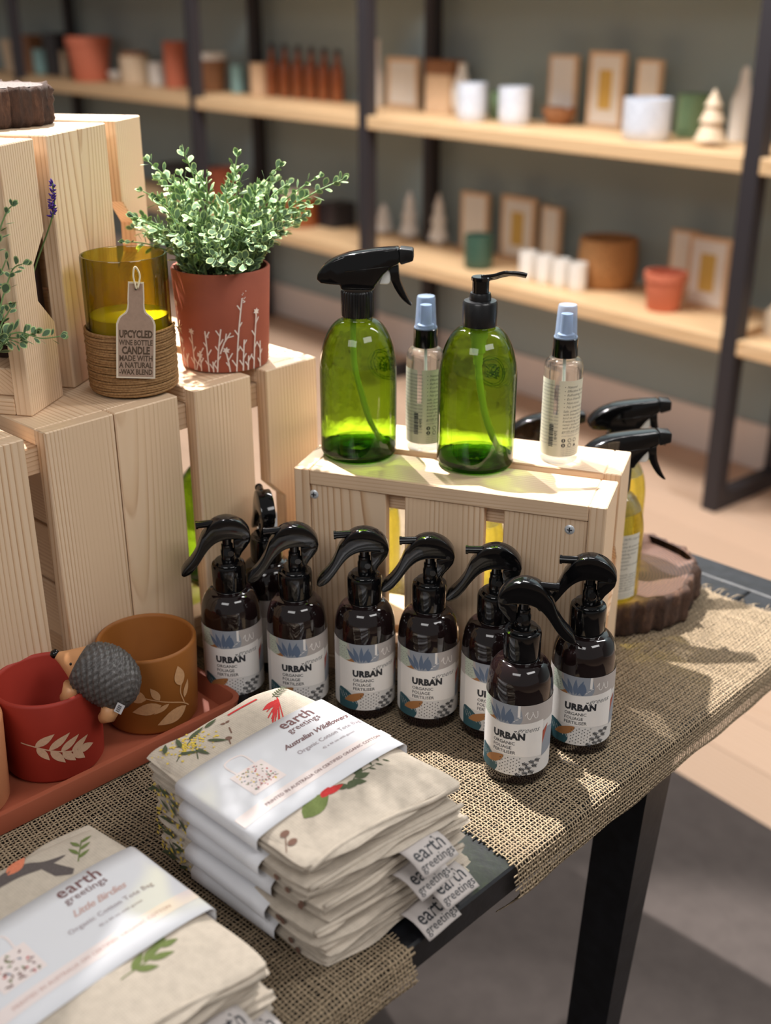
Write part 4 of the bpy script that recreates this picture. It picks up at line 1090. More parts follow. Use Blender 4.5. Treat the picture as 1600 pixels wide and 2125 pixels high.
# ------------------------------------------------------------------ wine bottle candle
def candle():
    c = Vector((-.2509, 1.1020, CR_TOP + .0004))
    o = thing('candle', 'upcycled bottle candle with yellow wax, twine wrap and a hanging tag', 'candle', c, math.atan2(c.y, c.x) - math.pi / 2)
    r, h = .0412, .133
    g = MB(); g.lathe([(.0001, .006), (.020, .0045), (.030, .0012), (r - .006, .0003), (r - .0015, .002), (r, .006), (r, h - .0015), (r - .0008, h), (r - .0022, h), (r - .003, h - .0015), (r - .003, .010), (r - .007, .007), (.020, .0085), (.0001, .010)], 64)
    g.build('glass_tumbler', M['amber_olive'], o, smooth=50)
    w = MB(); w.lathe([(.0001, .0115), (r - .009, .0115), (r - .0033, .0150), (r - .0033, .0745), (r - .0045, .0755), (.012, .0735), (.0001, .0732)], 56)
    w.build('wax', M['wax'], o, smooth=50)
    wk = MB(); wk.tube([(0, 0, .072), (.0005, 0, .0805)], .0008, 8); wk.build('wick', M['string'], o)
    turns = 25; pts = []; rg = random.Random(2)
    for i in range(turns * 40 + 1):
        a = 2 * math.pi * i / 40; z = .0020 + .0615 * i / (turns * 40)
        rr = r + .0014 + .0004 * math.sin(a * .37) + rg.uniform(-.00030, .00030) - (.003 if z < .006 else 0) * (1 - z / .006)
        pts.append((rr * math.cos(a), rr * math.sin(a), z + .0004 * math.sin(a * 2.3)))
    tw = MB(); tw.tube(pts, .00145, 6); tw.build('twine_wrap', M['twine'], o, smooth=True)
    lo = MB()
    for q in range(9):
        a = rg.uniform(-.6, .9) ; b = R(-15) + rg.uniform(-.15, .15)
        p = Vector(((r + .003) * math.cos(b), (r + .003) * math.sin(b), .058 + rg.uniform(-.004, .006)))
        lo.tube([p, p + Vector((.004, rg.uniform(-.006, .006), rg.uniform(-.004, .006))), p + Vector((.006, rg.uniform(-.012, .012), rg.uniform(-.006, .01)))], .0003, 4)
    lo.build('twine_end', M['twine'], o, smooth=True)
    # tag shaped like a bottle, leaning on the glass
    W, N, Hh = .0182, .0078, .0920
    out = [(-W, 0), (W, 0)] + [tuple(p) for p in spline([Vector(q) for q in [(W, .052), (.0155, .0585), (.0095, .0640), (N, .0700), (N, .076)]], 4)] + [(N - .0006, Hh), (-N + .0006, Hh)] + [tuple(p) for p in spline([Vector(q) for q in [(-N, .076), (-N, .0700), (-.0095, .0640), (-.0155, .0585), (-W, .052)]], 4)]
    tg = link('tag', extrude_mesh(out, .0010, 0, 1, 'tag', None), M['kraft_edge'], o)
    tilt = Matrix.Translation((.0015, -r - .0052, .0230)) @ Matrix.Rotation(R(5), 4, 'Y') @ Matrix.Rotation(R(-2), 4, 'X')
    tg.matrix_local = tilt
    pr = Print(.00004)
    cx, cz = 0, .045
    inner = [(x * (.90 if abs(x) > .012 else .84), cz + (z - cz) * .965) for x, z in out]
    pr.poly(inner, 0)
    for s, y, sz, b in (('UPCYCLED', .0395, .0098, .045), ('WINE BOTTLE', .0322, .0072, .03), ('CANDLE', .0238, .0100, .045), ('MADE WITH', .0170, .0076, .03), ('A NATURAL', .0103, .0076, .03), ('-WAX BLEND', .0038, .0072, .03)):
        w_ = max(v[0] for v in text_geo(s, b, 0, 1)[0]) * sz
        pr.text(s, 0, y, sz, 1, bold=b, align='C', sx=min(1, .0310 / w_) * (1 if s != 'CANDLE' else .84))
    pr.disc(0, .0855, .0012, 2, 10)
    pr.build('tag_print', [M['kraft'], M['kraft_ink'], M['dark_recess']], lambda s, t, l: (s, -.0005 - l, t), tg, base=.00008)
    st = MB(); z0 = .0230 + .0855
    st.tube(spline([(.0095, -r - .0058, z0), (.0075, -r - .0035, z0 + .012), (.0100, -r - .0022, z0 + .020), (.0135, -r - .0030, z0 + .012), (.0105, -r - .0062, z0 + .001)], 6), .0009, 6)
    st.build('tag_string', M['string'], o, smooth=True)
    return o
candle()

# ------------------------------------------------------------------ plants
def leaf_mesh():
    n = 9; out = []; inn = []
    for k in range(n):
        t = k / (n - 1)
        w = .30 * math.sin(math.pi * (t ** 1.35)) ** .75 if 0 < t < 1 else 0
        out.append((t, w)); 
    R_ = [(t, w) for t, w in out]; L_ = [(t, -w) for t, w in out[-2:0:-1]]
    ring = R_ + L_; m = len(ring)
    vs = [(x, y, .10 * abs(y) + .06 * x * x) for x, y in ring] + [(.10 + (x - .10) * .86 if x > .1 else .09, y * .76, .10 * abs(y) * .66 + .05 * x * x + .006) for x, y in ring]
    fs = [(k, (k + 1) % m, m + (k + 1) % m, m + k) for k in range(m)]; mi = [1] * m
    fs.append(tuple(range(m, 2 * m))); mi.append(0)
    me = mesh('leaf', vs, fs, True, mi); me.materials.append(M['leaf_green']); me.materials.append(M['leaf_rim']); return me
LEAF = leaf_mesh()
def grow(root, sprigs, seed, limit):
    """sprigs: lists of 3D points; leaves sit in pairs along them; the nearest ones are parts of their own"""
    rg = random.Random(seed); todo = []
    for pts in sprigs:
        sp = spline([Vector(p) for p in pts], 8); mb = MB()
        mb.tube(sp, [.0011 - .0006 * i / len(sp) for i in range(len(sp))], 5)
        so = mb.build('sprig', M['stem_green'], root, smooth=True)
        acc = 0; step = .0074; nxt = rg.uniform(.004, .010); side = rg.uniform(0, 3.14)
        total = sum((sp[i + 1] - sp[i]).length for i in range(len(sp) - 1))
        for i in range(len(sp) - 1):
            d = sp[i + 1] - sp[i]; acc += d.length
            if acc >= nxt:
                nxt += step * rg.uniform(.75, 1.25); side += 1.57 + rg.uniform(-.4, .4)
                dn = d.normalized(); o1 = dn.orthogonal().normalized(); o2 = dn.cross(o1)
                for s in (0, math.pi):
                    lat = o1 * math.cos(side + s) + o2 * math.sin(side + s)
                    X = (lat * rg.uniform(.7, 1.0) + dn * rg.uniform(.35, .9) + Vector((0, 0, rg.uniform(-.1, .3)))).normalized()
                    sc = rg.uniform(.0088, .0132) * (1.0 if acc < total * .85 else .82)
                    nrm = (dn + Vector((0, 0, .5)) + Vector((rg.uniform(-.5, .5), rg.uniform(-.5, .5), 0))); Y = nrm.cross(X).normalized()
                    p = sp[i] + lat * .002
                    todo.append((so, frame_mat(p, X, Y) @ Matrix.Scale(sc, 4)))
        d = (sp[-1] - sp[-3]).normalized()
        for q in range(3):
            X = (d + Vector((rg.uniform(-.7, .7), rg.uniform(-.7, .7), rg.uniform(-.3, .5)))).normalized(); Y = Vector((rg.uniform(-1, 1), rg.uniform(-1, 1), .3)).cross(X).normalized()
            todo.append((so, frame_mat(sp[-1], X, Y) @ Matrix.Scale(rg.uniform(.006, .0095), 4)))
    todo.sort(key=lambda q: (root.matrix_world if False else Matrix.Translation(root.location)) @ q[1].translation @ Vector((0, 1, 0)) if False else (root.location + q[1].translation).y)
    for so, mt in todo[:limit]: link('leaf', LEAF, None, so, mat=mt)
    rest = todo[limit:]
    if rest:
        vs = []; fs = []; mi = []
        lv = [v.co.copy() for v in LEAF.vertices]; lf = [tuple(p.vertices) for p in LEAF.polygons]; lm = [p.material_index for p in LEAF.polygons]
        for so, mt in rest:
            b = len(vs); vs += [mt @ v for v in lv]; fs += [tuple(i + b for i in f) for f in lf]; mi += lm
        o = link('foliage', mesh('foliage', vs, fs, True, mi), [M['leaf_green'], M['leaf_rim']], root); o['kind'] = 'stuff'
def main_plant():
    c = Vector((-.1715, 1.1925, CR_TOP + .0004))
    o = thing('potted_plant', 'leafy variegated plant in a terracotta pot with white meadow drawing', 'plant', c)
    r0, r1, h = .0462, .0512, .1035; t = .004
    rot = math.atan2(c.y, c.x) - math.pi / 2
    mb = MB(); mb.lathe([(.0001, 0), (r0 - .006, 0), (r0 - .0012, .001), (r0, .004), (r1, h - .0016), (r1 - .0012, h), (r1 - t + .0008, h - .0004), (r1 - t, h - .003), (r1 - t - .002, h - .014), (r0 - t, .012), (.0001, .010)], 72)
    pot = mb.build('pot', M['terracotta'], o, smooth=50)
    s = MB(); s.lathe([(r1 - t - .0012, h - .010), (.03, h - .006), (.0001, h - .004)], 30); s.build('moss', M['soil'], o, smooth=True)
    pr = Print(.00003); rg = random.Random(12)
    def twig(x, h_, lean, br, flower=False, w=.0014):
        h_ *= 1.28
        pts = [(x, .002), (x + lean * .4, .002 + h_ * .5), (x + lean, .002 + h_)]
        sp = spline([Vector(p) for p in pts], 5); pr.stroke(sp, w, 0)
        for k in range(br):
            f = (k + 1) / (br + 1); p = sp[int(f * (len(sp) - 1))]; sg = 1 if k % 2 else -1; l = .0060 * rg.uniform(.8, 1.3)
            pr.stroke([p, (p[0] + sg * l * .6, p[1] + l)], w * .9, 0)
        if flower:
            fx_, fy_ = sp[-1][0], sp[-1][1] + .003
            for q in range(6): pr.leaf(fx_, fy_, q * 1.047 + .3, .0038, .0020, 0)
    for a in ((-.0610, .050, .002, 4, 1), (-.0530, .020, -.001, 2, 1), (-.0470, .012, .001, 2, 0), (-.0350, .030, .000, 3, 1), (-.0330, .011, .006, 1, 1), (-.0265, .017, .000, 4, 0), (-.0178, .034, -.001, 4, 0), (-.0130, .009, .0, 2, 0), (-.0090, .036, .006, 5, 0), (.0040, .016, -.003, 2, 1), (.0105, .060, .008, 5, 0), (.0175, .026, .002, 4, 0), (.0230, .012, .001, 2, 0), (.0300, .045, .004, 4, 1), (.0390, .022, 0, 3, 0)): twig(*a)
    pr.stroke([(-.005, .022), (-.0005, .034), (.0060, .044)], .0014, 0); pr.stroke([(.0005, .036), (.0020, .0435)], .0012, 0); pr.stroke([(.0030, .039), (.0090, .0405)], .0012, 0)
    for q in range(16): pr.disc(.0195 + rg.uniform(-.003, .003), .080 + rg.uniform(-.006, .006), .0006, 0, 5)
    for q in range(6): pr.disc(-.0178 + rg.uniform(-.002, .002), .042 + rg.uniform(-.003, .003), .0006, 0, 5)
    pr.build('meadow_drawing', [M['white_paint']], on_cyl(r0, 0, R(-90) + rot, (r1 - r0) / h), pot, base=.00012, maxlen=.0022)
    rg = random.Random(21); sprigs = []
    for k in range(84):
        a = rg.uniform(0, 6.2832); q = math.sqrt(rg.random()); b = Vector((.036 * q * math.cos(a), .036 * q * math.sin(a), h - .008))
        reach = q * rg.uniform(.030, .058); hh = rg.uniform(.035, .102) * (1.08 - .25 * q)
        d = Vector((math.cos(a), math.sin(a), 0)); tw = rg.uniform(-.012, .012)
        sprigs.append([b, b + d * reach * .30 + UPV * hh * .5, b + d * reach * .75 + Vector((tw, 0, hh * .85)), b + d * reach * 1.15 + Vector((tw * 1.6, tw, hh))])
    for tip, mid in (((.128, -.004, .086), (.066, -.006, .050)), ((.104, .004, .088), (.056, .0, .050)), ((.098, .010, .060), (.05, .006, .034)), ((.066, -.010, .100), (.034, -.006, .058)), ((-.072, -.010, .076), (-.036, -.006, .045)), ((-.078, -.004, .044), (-.045, -.004, .026)), ((-.068, .010, .102), (-.030, .006, .060)), ((-.030, .0, .112), (-.016, .0, .066)), ((.022, .012, .108), (.014, .006, .060)), ((.086, -.012, .050), (.048, -.010, .030))):
        b = Vector((mid[0] * .45, mid[1] * .45, h - .008)); e = Vector(tip) + UPV * h; m_ = Vector(mid) + UPV * h
        sprigs.append([b, m_, (m_ + e) / 2 + UPV * .004, e])
    grow(o, sprigs, 5, 300)
main_plant()
def left_plant():
    c = Vector((-.4050, 1.0580, CR_TOP + .0004 + .0172))
    o = thing('potted_plant', 'variegated sprigs in a black pot inside the upper crate, at the left edge', 'plant', c)
    mb = MB(); h = .075; mb.lathe([(.0001, 0), (.031, 0), (.033, .002), (.038, h - .001), (.0372, h), (.0345, h - .001), (.030, .01), (.0001, .009)], 40)
    pot = mb.build('pot', M['black_cap'], o, smooth=50)
    s = MB(); s.lathe([(.0335, h - .008), (.0001, h - .004)], 24); s.build('moss', M['soil'], o, smooth=True)
    pr = Print(.00003)
    for k in range(8):
        x = -.05 + .013 * k; pr.stroke([(x, .004), (x + .001, .024 + .006 * (k % 3))], .0011, 0)
        for q in range(3): pr.stroke([(x + .0005, .010 + .006 * q), (x + (.004 if q % 2 else -.004), .014 + .006 * q)], .0009, 0)
    pr.build('twig_drawing', [M['print_grey2']], on_cyl(.0335, 0, R(-60), .06), pot, base=.0002, maxlen=.0022)
    L = lambda x, y, dep: (Vector(P(x, y, CAM_H - dep * (math.sin(_th) + (y - 1062.5) / FPX * math.cos(_th)))) - c)
    d0 = .985
    base = Vector((.006, -.008, h - .008))
    sprigs = []
    for path in ([(-10, 700), (40, 690), (85, 702), (124, 698)], [(-12, 660), (8, 610), (26, 560), (46, 548)], [(-14, 520), (-2, 480), (14, 440), (24, 428)], [(-20, 720), (5, 668), (16, 650), (22, 640)], [(-20, 730), (0, 720), (18, 705), (40, 712)], [(-25, 600), (-8, 580), (4, 560), (12, 540)], [(-20, 690), (10, 700), (50, 700), (70, 690)]):
        q = [L(x, y, d0) for x, y in path]
        sprigs.append([base + (q[0] - base) * .02, base + (q[0] - base) * .55 + Vector((0, -.01, .004))] + q)
    grow(o, sprigs, 9, 120)
left_plant()
def lavender():
    root = crk - uu * .078 + un * .050
    o = thing('lavender_sprig', 'purple lavender sprig poking through the gap of the upper crate', 'flower', (root.x, root.y, CR_TOP + .0176))
    face = A_BR + uu * .012 - un * .004
    base = Vector((face.x, face.y, CR_TOP + .172)) - o.location; tip = base + Vector((.0060, -.010, .030))
    st = MB(); st.tube(spline([(0, 0, 0), base * .5 + Vector((-.004, 0, .01)), base, tip], 6), .0008, 5); st.build('stem', M['stem_green'], o, smooth=True)
    rg = random.Random(3)
    fl = MB()
    for k in range(46):
        t = k / 46; p = base + (tip - base) * (t * 1.15 - .10); a = rg.uniform(0, 6.28); l = .0062 * (1 - .35 * t)
        d = ((tip - base).normalized() * .8 + Vector((math.cos(a), math.sin(a) * .6, math.sin(a)))).normalized()
        fl.tube([p, p + d * l * .6, p + d * l], [.0004, .0010, .0002], 5)
    fl.build('blossom', M['lavender'], o, smooth=True)
lavender()

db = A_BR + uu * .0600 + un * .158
bo = link('shade_board', box_mesh(.205, .230, .008, .001), plain('shade_brown', srgb(62, 43, 36), .6, .3, noise=(60, .25, 0)), mat=frame_mat(Vector((db.x, db.y, CR_TOP + .0004 + .0170 + .1026)), UPV, un))  # dark board added to stand in for deep shade on the crate's inner bottom
tag(bo, 'added dark board standing in for the shade inside the upper left crate', 'board')

# ------------------------------------------------------------------ folded tote bags with paper bands
BA, BY0, BY1 = .0765, -.104, .104        # half width, near end, far end
def bag_top(x, y, top):
    """height of the upper cloth above the bag's nominal top"""
    s = min(abs(x) / BA, 1.0); z = -.0045 * s ** 6
    if top:
        n = max(0.0, (-.052 - y) / .056); z -= .0055 * min(n, 1.0) ** 2
        f = max(0.0, (y - .07) / .034); z -= .0030 * min(f, 1.0) ** 2
        z += .0011 * math.sin(38 * x + 30 * y) * math.sin(52 * y + 1.0) + .0006 * math.sin(95 * x - 60 * y)
        if y < -.045: z += .0012 * math.sin(60 * x + 2.0) * min(1, (-.045 - y) / .03)
    return z
def layer(mb, z0, t, a, y0, y1, seed, top=None, nx=26, ny=34):
    rg = random.Random(seed); p = [rg.uniform(0, 6.28) for _ in range(6)]
    up = []; dn = []
    for j in range(ny + 1):
        tv = -math.cos(math.pi * j / ny); tv = tv * .55 + (2 * j / ny - 1) * .45
        for i in range(nx + 1):
            sv = -math.cos(math.pi * i / nx); sv = sv * .55 + (2 * i / nx - 1) * .45
            y = (y0 + y1) / 2 + (y1 - y0) / 2 * tv
            x = a * sv * (1 + .012 * math.sin(40 * y + p[0]) + .008 * math.sin(90 * y + p[1]))
            if tv < -.9 or tv > .9: y += (.0022 * math.sin(45 * x + p[2]) + .0012 * math.sin(110 * x + p[3])) * (abs(tv) - .9) / .1
            if tv < 0: y -= .10 * x * tv ** 4
            x *= 1 - .035 * abs(tv) ** 10; y -= (y - (y0 + y1) / 2) * .025 * abs(sv) ** 10
            e = max(0.0, 1 - abs(sv) ** 14) ** .5 * max(0.0, 1 - abs(tv) ** 18) ** .5
            w = .0007 * math.sin(50 * x + p[4]) * math.sin(40 * y + p[5]) * (1 if top is None else 0)
            zu = z0 + t / 2 + w + (top(x, y) if top else 0)
            up.append((x, y, zu + t / 2 * e)); dn.append((x, y, min(z0 + t / 2 + w, zu) - t / 2 * e))
    W = nx + 1; b = len(up)
    fs = []
    for j in range(ny):
        for i in range(nx):
            q = (j * W + i, j * W + i + 1, (j + 1) * W + i + 1, (j + 1) * W + i)
            fs.append(q); fs.append(tuple(b + k for k in q[::-1]))
    mb.add(up + dn, fs)
def tote_bag(label, stack, loc, rz, t, seed, is_top, tagx, words, shift=(0, 0, 0), tag_roll=0.0):
    o = thing('tote_bag', label, 'tote bag', Vector(loc), rz + R(shift[2]), stack)
    o.location += Matrix.Rotation(rz, 3, 'Z') @ Vector((shift[0], shift[1], 0))
    rg = random.Random(seed); n = 4; lt = t / n
    tp = (lambda x, y: bag_top(x, y, True)) if is_top else None
    mb = MB()
    for k in range(n):
        top_l = k == n - 1
        layer(mb, k * lt + .0002, lt * 1.02, BA + rg.uniform(-.003, .002) * (0 if top_l else 1), BY0 + (0 if top_l else rg.uniform(-.003, .010)), BY1 + (0 if top_l else rg.uniform(-.006, .003)), seed * 10 + k, tp if top_l else None)
    if is_top:          # rolled hem along the near edge
        pass
    cl = mb.build('folded_canvas', M['linen'], o, smooth=True)
    hm = MB(); pts = []
    for i in range(31):
        x = -BA * .97 + 2 * BA * .97 * i / 30
        pts.append((x, BY0 - .10 * x + .0040 + .0016 * math.sin(40 * x + seed), t - lt * .35 + (bag_top(x, BY0 + .002, True) if is_top else 0) + .0012))
    hm.tube(pts, .0021, 8); hm.build('hem', M['linen'], cl, smooth=True)
    # band
    bx, by0, by1 = .0815, -.0455, .0530
    prof = []
    def crown(x): return t + .0012 + (-.0030 * (abs(x) / bx) ** 5)
    for i in range(25): x = -bx + .003 + (2 * bx - .006) * i / 24; prof.append((x, crown(x)))
    prof = [(-bx + .002, .0008), (-bx - .0012, t * .30), (-bx - .0012, t * .72), (-bx + .0006, t - .0030)] + prof + [(bx - .0006, t - .0030), (bx + .0012, t * .72), (bx + .0012, t * .3), (bx - .002, .0008)]
    vs = []; fs = []; m = len(prof); ny = 6
    for j in range(ny + 1):
        y = by0 + (by1 - by0) * j / ny
        for x, z in prof: vs.append((x, y, z + (.0012 * math.sin(25 * x + 1) * (1 if z > t * .9 else 0) if is_top else 0)))
    for j in range(ny):
        for i in range(m - 1): fs.append((j * m + i, j * m + i + 1, (j + 1) * m + i + 1, (j + 1) * m + i))
    bm_ = mesh('band', vs, fs, True)
    bd = link('paper_band', bm_, M['paper'], o)
    sol = bd.modifiers.new('thick', 'SOLIDIFY'); sol.thickness = .0003; sol.offset = 0
    if is_top and words:
        def onband(x, y, l): return (x, y, crown(x) + .0012 * math.sin(25 * x + 1) + l)
        pr = Print(.00004); I = ['blush', 'mauve_ink', 'rose_ink', 'soft_ink', 'fab_red', 'fab_green', 'print_blue', 'fab_brown', 'print_rust', 'fab_yellow']
        dx = words.get('dx', 0)
        pr.grid(-bx + .001, -.0300, bx - .001, -.0175, 0, 24, 2)
        ix0, ix1, iy0, iy1 = -.052 + dx, -.019 + dx, -.0090, .0220
        pr.grid(max(ix0, -bx + .002), iy0, ix1, iy1, 0, 6, 6)
        pr.stroke(spline([Vector((ix0 + .007, iy1)), Vector((ix0 + .008, iy1 + .016)), Vector((ix1 - .008, iy1 + .016)), Vector((ix1 - .007, iy1))], 6), .0016, 0)
        r2 = random.Random(seed)
        for k in range(90):
            x, y = r2.uniform(ix0 + .004, ix1 - .004), r2.uniform(iy0 + .003, iy1 - .003)
            if x < -bx + .006: continue
            if words['art'] == 'flowers':
                if k % 2: pr.disc(x, y, r2.uniform(.0005, .0010), r2.choice((4, 8, 7, 9, 5)), 6)
                else: pr.leaf(x, y, r2.uniform(0, 6.28), r2.uniform(.0018, .0030), .0010, r2.choice((5, 6, 7, 4)))
            elif k < 42:
                a = r2.uniform(0, 6.28); c_ = r2.choice((6, 7, 4, 5, 1)); pr.leaf(x, y, a, .0034, .0014, c_); pr.leaf(x, y, a + 1.0, .0022, .0010, c_)
        pr.text('earth', .0385 + dx, .0383, .0166, 1, align='C', bold=.012, spacing=1.05); pr.text('greetings', .0385 + dx, .0300, .0098, 1, align='C')
        s = words['script']; w0 = words['sw']
        vs_, _ = text_geo(s, .012, .42, .92); sz = w0 / max(v[0] for v in vs_)
        pr.text(s, words['sx'], .0150, sz, 1 if words['art'] == 'flowers' else 2, bold=.012, shear=.42, spacing=.92)
        for q, (yy, msg, mi, x0, x1) in enumerate(((.0028, 'Organic Cotton Tote Bag', 3, .0060, .0775), (-.0060, '42 x 44 cm with gusset', 3, .0250, .0615), (-.0253, 'PRINTED IN AUSTRALIA ON CERTIFIED ORGANIC COTTON', 1 if words['art'] == 'flowers' else 2, -.0545, .0725))):
            vs_, _ = text_geo(msg, (.008 if q < 2 else .018), 0, 1.04); mx = max(v[0] for v in vs_)
            sz = (x1 - x0) / mx; pr.text(msg, x0 + dx, yy, sz, mi, bold=(.008 if q < 2 else .018), spacing=1.04)
        pr.build('band_print', [M[k] for k in I], onband, bd, base=.00035, maxlen=.006)
        def oncloth(x, y, l): return (x, y, (n - 1) * lt + .0002 + lt * 1.02 + bag_top(x, y, True) + l - .0002 * 0)
        motifs = []
        def motif(nm):
            q_ = Print(); motifs.append((nm, q_)); return q_
        fp = motif('wattle_print' if words['art'] == 'flowers' else 'swallow_print'); J = ['fab_green', 'fab_dark', 'fab_yellow', 'fab_red', 'fab_brown', 'fab_grey', 'fab_coral']
        if words['art'] == 'flowers':
            r3 = random.Random(6)
            for a, l0, x0, y0 in ((.55, .050, -.066, .072), (2.2, .030, -.040, .070), (1.0, .030, -.052, .062)):
                d = Vector((math.cos(a), math.sin(a))); fp.stroke([(x0, y0), tuple(Vector((x0, y0)) + d * l0 * .8)], .0009, 1)
            for k in range(120):
                x, y = r3.gauss(-.044, .013), r3.gauss(.084, .007)
                if abs(x) < .074 and .056 < y < .0985: fp.disc(x, y, r3.uniform(.0007, .0013), 2, 6)
            for x, y, a, l in ((-.060, .078, -.5, .020), (-.052, .084, 1.2, .016), (-.040, .090, .3, .022), (-.030, .078, -.9, .018), (-.066, .088, .9, .014), (-.020, .094, .2, .016), (-.045, .073, -1.3, .014)): fp.leaf(x, y, a, l, .0042, 1)
            fp = motif('bottlebrush_print'); fp.stroke([(.005, .093), (.040, .0955)], .0022, 3); fp.stroke([(-.010, .070), (-.006, .078)], .0012, 4)
            for k in range(26):
                a = 2.6 + 1.1 * (k / 25 - .5) * 2; l0 = r3.uniform(.018, .028); fp.stroke([(.050, .078), (.050 + l0 * math.cos(a), .070 + l0 * math.sin(a) * .45 - .0006 * k)], .0010, 3)
            fp.leaf(.050, .0775, 3.2, .020, .008, 3)
            fp = motif('fern_print')
            for k in range(12): fp.leaf(.052 + .0016 * k, .086 + .0006 * k, 1.3 if k % 2 else -1.1, .0060, .0014, 1)
            fp.stroke([(.050, .086), (.074, .094)], .0008, 1)
            fp = motif('gumnut_print'); fp.disc(-.0165, .0660, .0030, 4, 8); fp.stroke([(-.0165, .066), (-.021, .058)], .0010, 4)
            fp = motif('leaf_print'); fp.leaf(-.004, .0850, .2, .005, .003, 4); fp.leaf(-.004, .0850, 2.6, .005, .003, 4)
            fp = motif('flower_print'); fp.leaf(-.044, -.0555, .22, .034, .0175, 0); fp.leaf(-.018, -.0475, -.10, .022, .009, 3); fp.leaf(-.020, -.0500, .35, .014, .007, 3)
            fp = motif('gum_leaf_print')
            for x, y, a in ((.006, -.0535, 2.7), (.010, -.0510, -.7), (.017, -.0495, -.3), (.020, -.0475, .55), (.015, -.0520, 3.5)): fp.leaf(x, y, a, .0135, .0080, 1)
            fp.stroke([(.002, -.056), (.022, -.0470), (.040, -.049)], .0009, 1)
            for k in range(5): fp.leaf(.034 + .004 * k, -.0480, 1.2 if k % 2 else -1.2, .007, .0018, 1)
            fp = motif('berry_print'); fp.disc(-.064, -.0560, .0042, 4, 10, .0030); fp.disc(-.0655, -.0660, .0042, 4, 10, .0030); fp.stroke([(-.075, -.070), (-.062, -.054)], .0008, 4)
        else:
            fp.poly(spline([Vector(q) for q in [(-.020, .086), (.000, .084), (.020, .079), (.038, .080), (.022, .086), (.012, .094), (-.004, .0985), (-.018, .095)]], 4), 5)
            fp.leaf(-.004, .0930, .45, .022, .012, 6); fp.poly([(.016, .082), (.020, .066), (.030, .058), (.034, .062), (.026, .080)], 5)
            fp = motif('leaf_print'); fp.stroke([(.040, .066), (.056, .086)], .0009, 0)
            for k in range(5): fp.leaf(.042 + .0028 * k, .069 + .0036 * k, 1.7 if k % 2 else .2, .012, .0035, 0)
            fp = motif('gum_leaf_print'); fp.stroke([(-.006, -.056), (.020, -.054), (.038, -.0465)], .0009, 0)
            for x, y, a, l in ((.004, -.0545, .55, .018), (.014, -.0535, .45, .020), (.024, -.0510, .50, .018), (.006, -.0555, -.55, .016), (.018, -.0545, -.35, .018), (.030, -.050, -.2, .014)): fp.leaf(x, y, a, l, .0062, 0)
            fp = motif('feather_print'); fp.leaf(-.070, -.050, -1.2, .030, .012, 5)
        for nm, fp in motifs: fp.build(nm, [M[k] for k in J], oncloth, cl, base=.0003, maxlen=.005)
    if not is_top and stack.startswith('tall'):
        r4 = random.Random(seed); sd = Print(); J = ['fab_green', 'fab_dark', 'fab_yellow', 'fab_red', 'fab_brown']
        for q in range(26): sd.disc(r4.uniform(.056, .098), r4.uniform(.002, t - .002), r4.uniform(.0010, .0018), 2, 6)
        for q in range(5): sd.leaf(r4.uniform(.060, .094), r4.uniform(.003, t - .004), r4.uniform(-.6, .9), .014, .0034, 1)
        for q in range(2): sd.disc(r4.uniform(-.075, -.055), r4.uniform(.004, t - .004), .0028, 4, 8)
        sd.build('side_print', [M[k] for k in J], lambda a, b, l: (-BA * .995 - .0012 - l, a, b), cl, base=.0001)['kind'] = 'stuff'
    # woven brand tag at the near end
    if tagx is not None:
        w2, ln = .0195, .0290
        fall = [(.003, 0), (-.003, .0002), (-.0095, -.0012), (-.0152, -.0042), (-.0202, -.0082), (-.0245, -.0116)]
        zt_ = t * .55
        def ontag(x, q, l):
            f = q / ln * 5; i = min(int(f), 4); g = f - i
            a, b = fall[i], fall[i + 1]
            yy = a[0] + (b[0] - a[0]) * g; zz = a[1] + (b[1] - a[1]) * g
            return (tagx + x + .10 * q, BY0 - .10 * tagx + yy, zt_ + zz + tag_roll * x + l + .0002 * math.sin(200 * x))
        vs = [ontag(-w2 + 2 * w2 * i / 6, ln * j / 10, 0) for j in range(11) for i in range(7)]
        fs = [(j * 7 + i, (j + 1) * 7 + i, (j + 1) * 7 + i + 1, j * 7 + i + 1) for j in range(10) for i in range(6)]
        tg = link('woven_tag', mesh('woven_tag', vs, fs, True), M['tag_cloth'], o)
        sol = tg.modifiers.new('thick', 'SOLIDIFY'); sol.thickness = .0004; sol.offset = 0
        pr = Print(.00003); pr.text('earth', 0, -.0178, .0158, 0, align='C', bold=.012, sx=.95); pr.text('greetings', .001, -.0253, .0098, 0, align='C', bold=.006)
        pr.build('tag_print', [M['ink']], lambda x, y, l: ontag(x, -y, l), tg, base=.0004, maxlen=.004)
    return o
BR = R(46.8); BT = .0178
b1 = Vector((-.0705, .7680, TABLE_Z + .0036))
NM = ['lowest', 'fourth', 'third', 'second', 'topmost']
shifts = [(-.003, -.014, 1.0, .016), (-.006, -.012, -1.0, .042), (.000, -.008, 1.5, .010), (-.003, -.005, -1.5, .024), (0, .002, 0, None)]
desc = ['lowest tote bag of the tall folded stack, on the burlap', 'second tote bag from the bottom of the tall folded stack', 'middle tote bag of the tall folded stack', 'tote bag just under the topmost bag of the tall stack', 'topmost tote bag of the tall stack, printed with wattle and red flowers']
for k in range(5):
    sx_, sy_, sr_, tx = shifts[k]
    tote_bag(desc[k], 'tall stack of folded tote bags', b1 + Vector((0, 0, BT * 1.02 * k)), BR, BT, 30 + k, k == 4, tx, {'art': 'flowers', 'script': 'Australian Wildflowers', 'sx': .002, 'sw': .074} if k == 4 else None, (sx_, sy_, sr_))
b2 = Vector((-.2135, .6180, TABLE_Z + .0036))
desc2 = ['lowest tote bag of the short folded stack in the lower left corner', 'middle tote bag of the short folded stack in the lower left corner', 'topmost tote bag of the short stack, printed with a swallow']
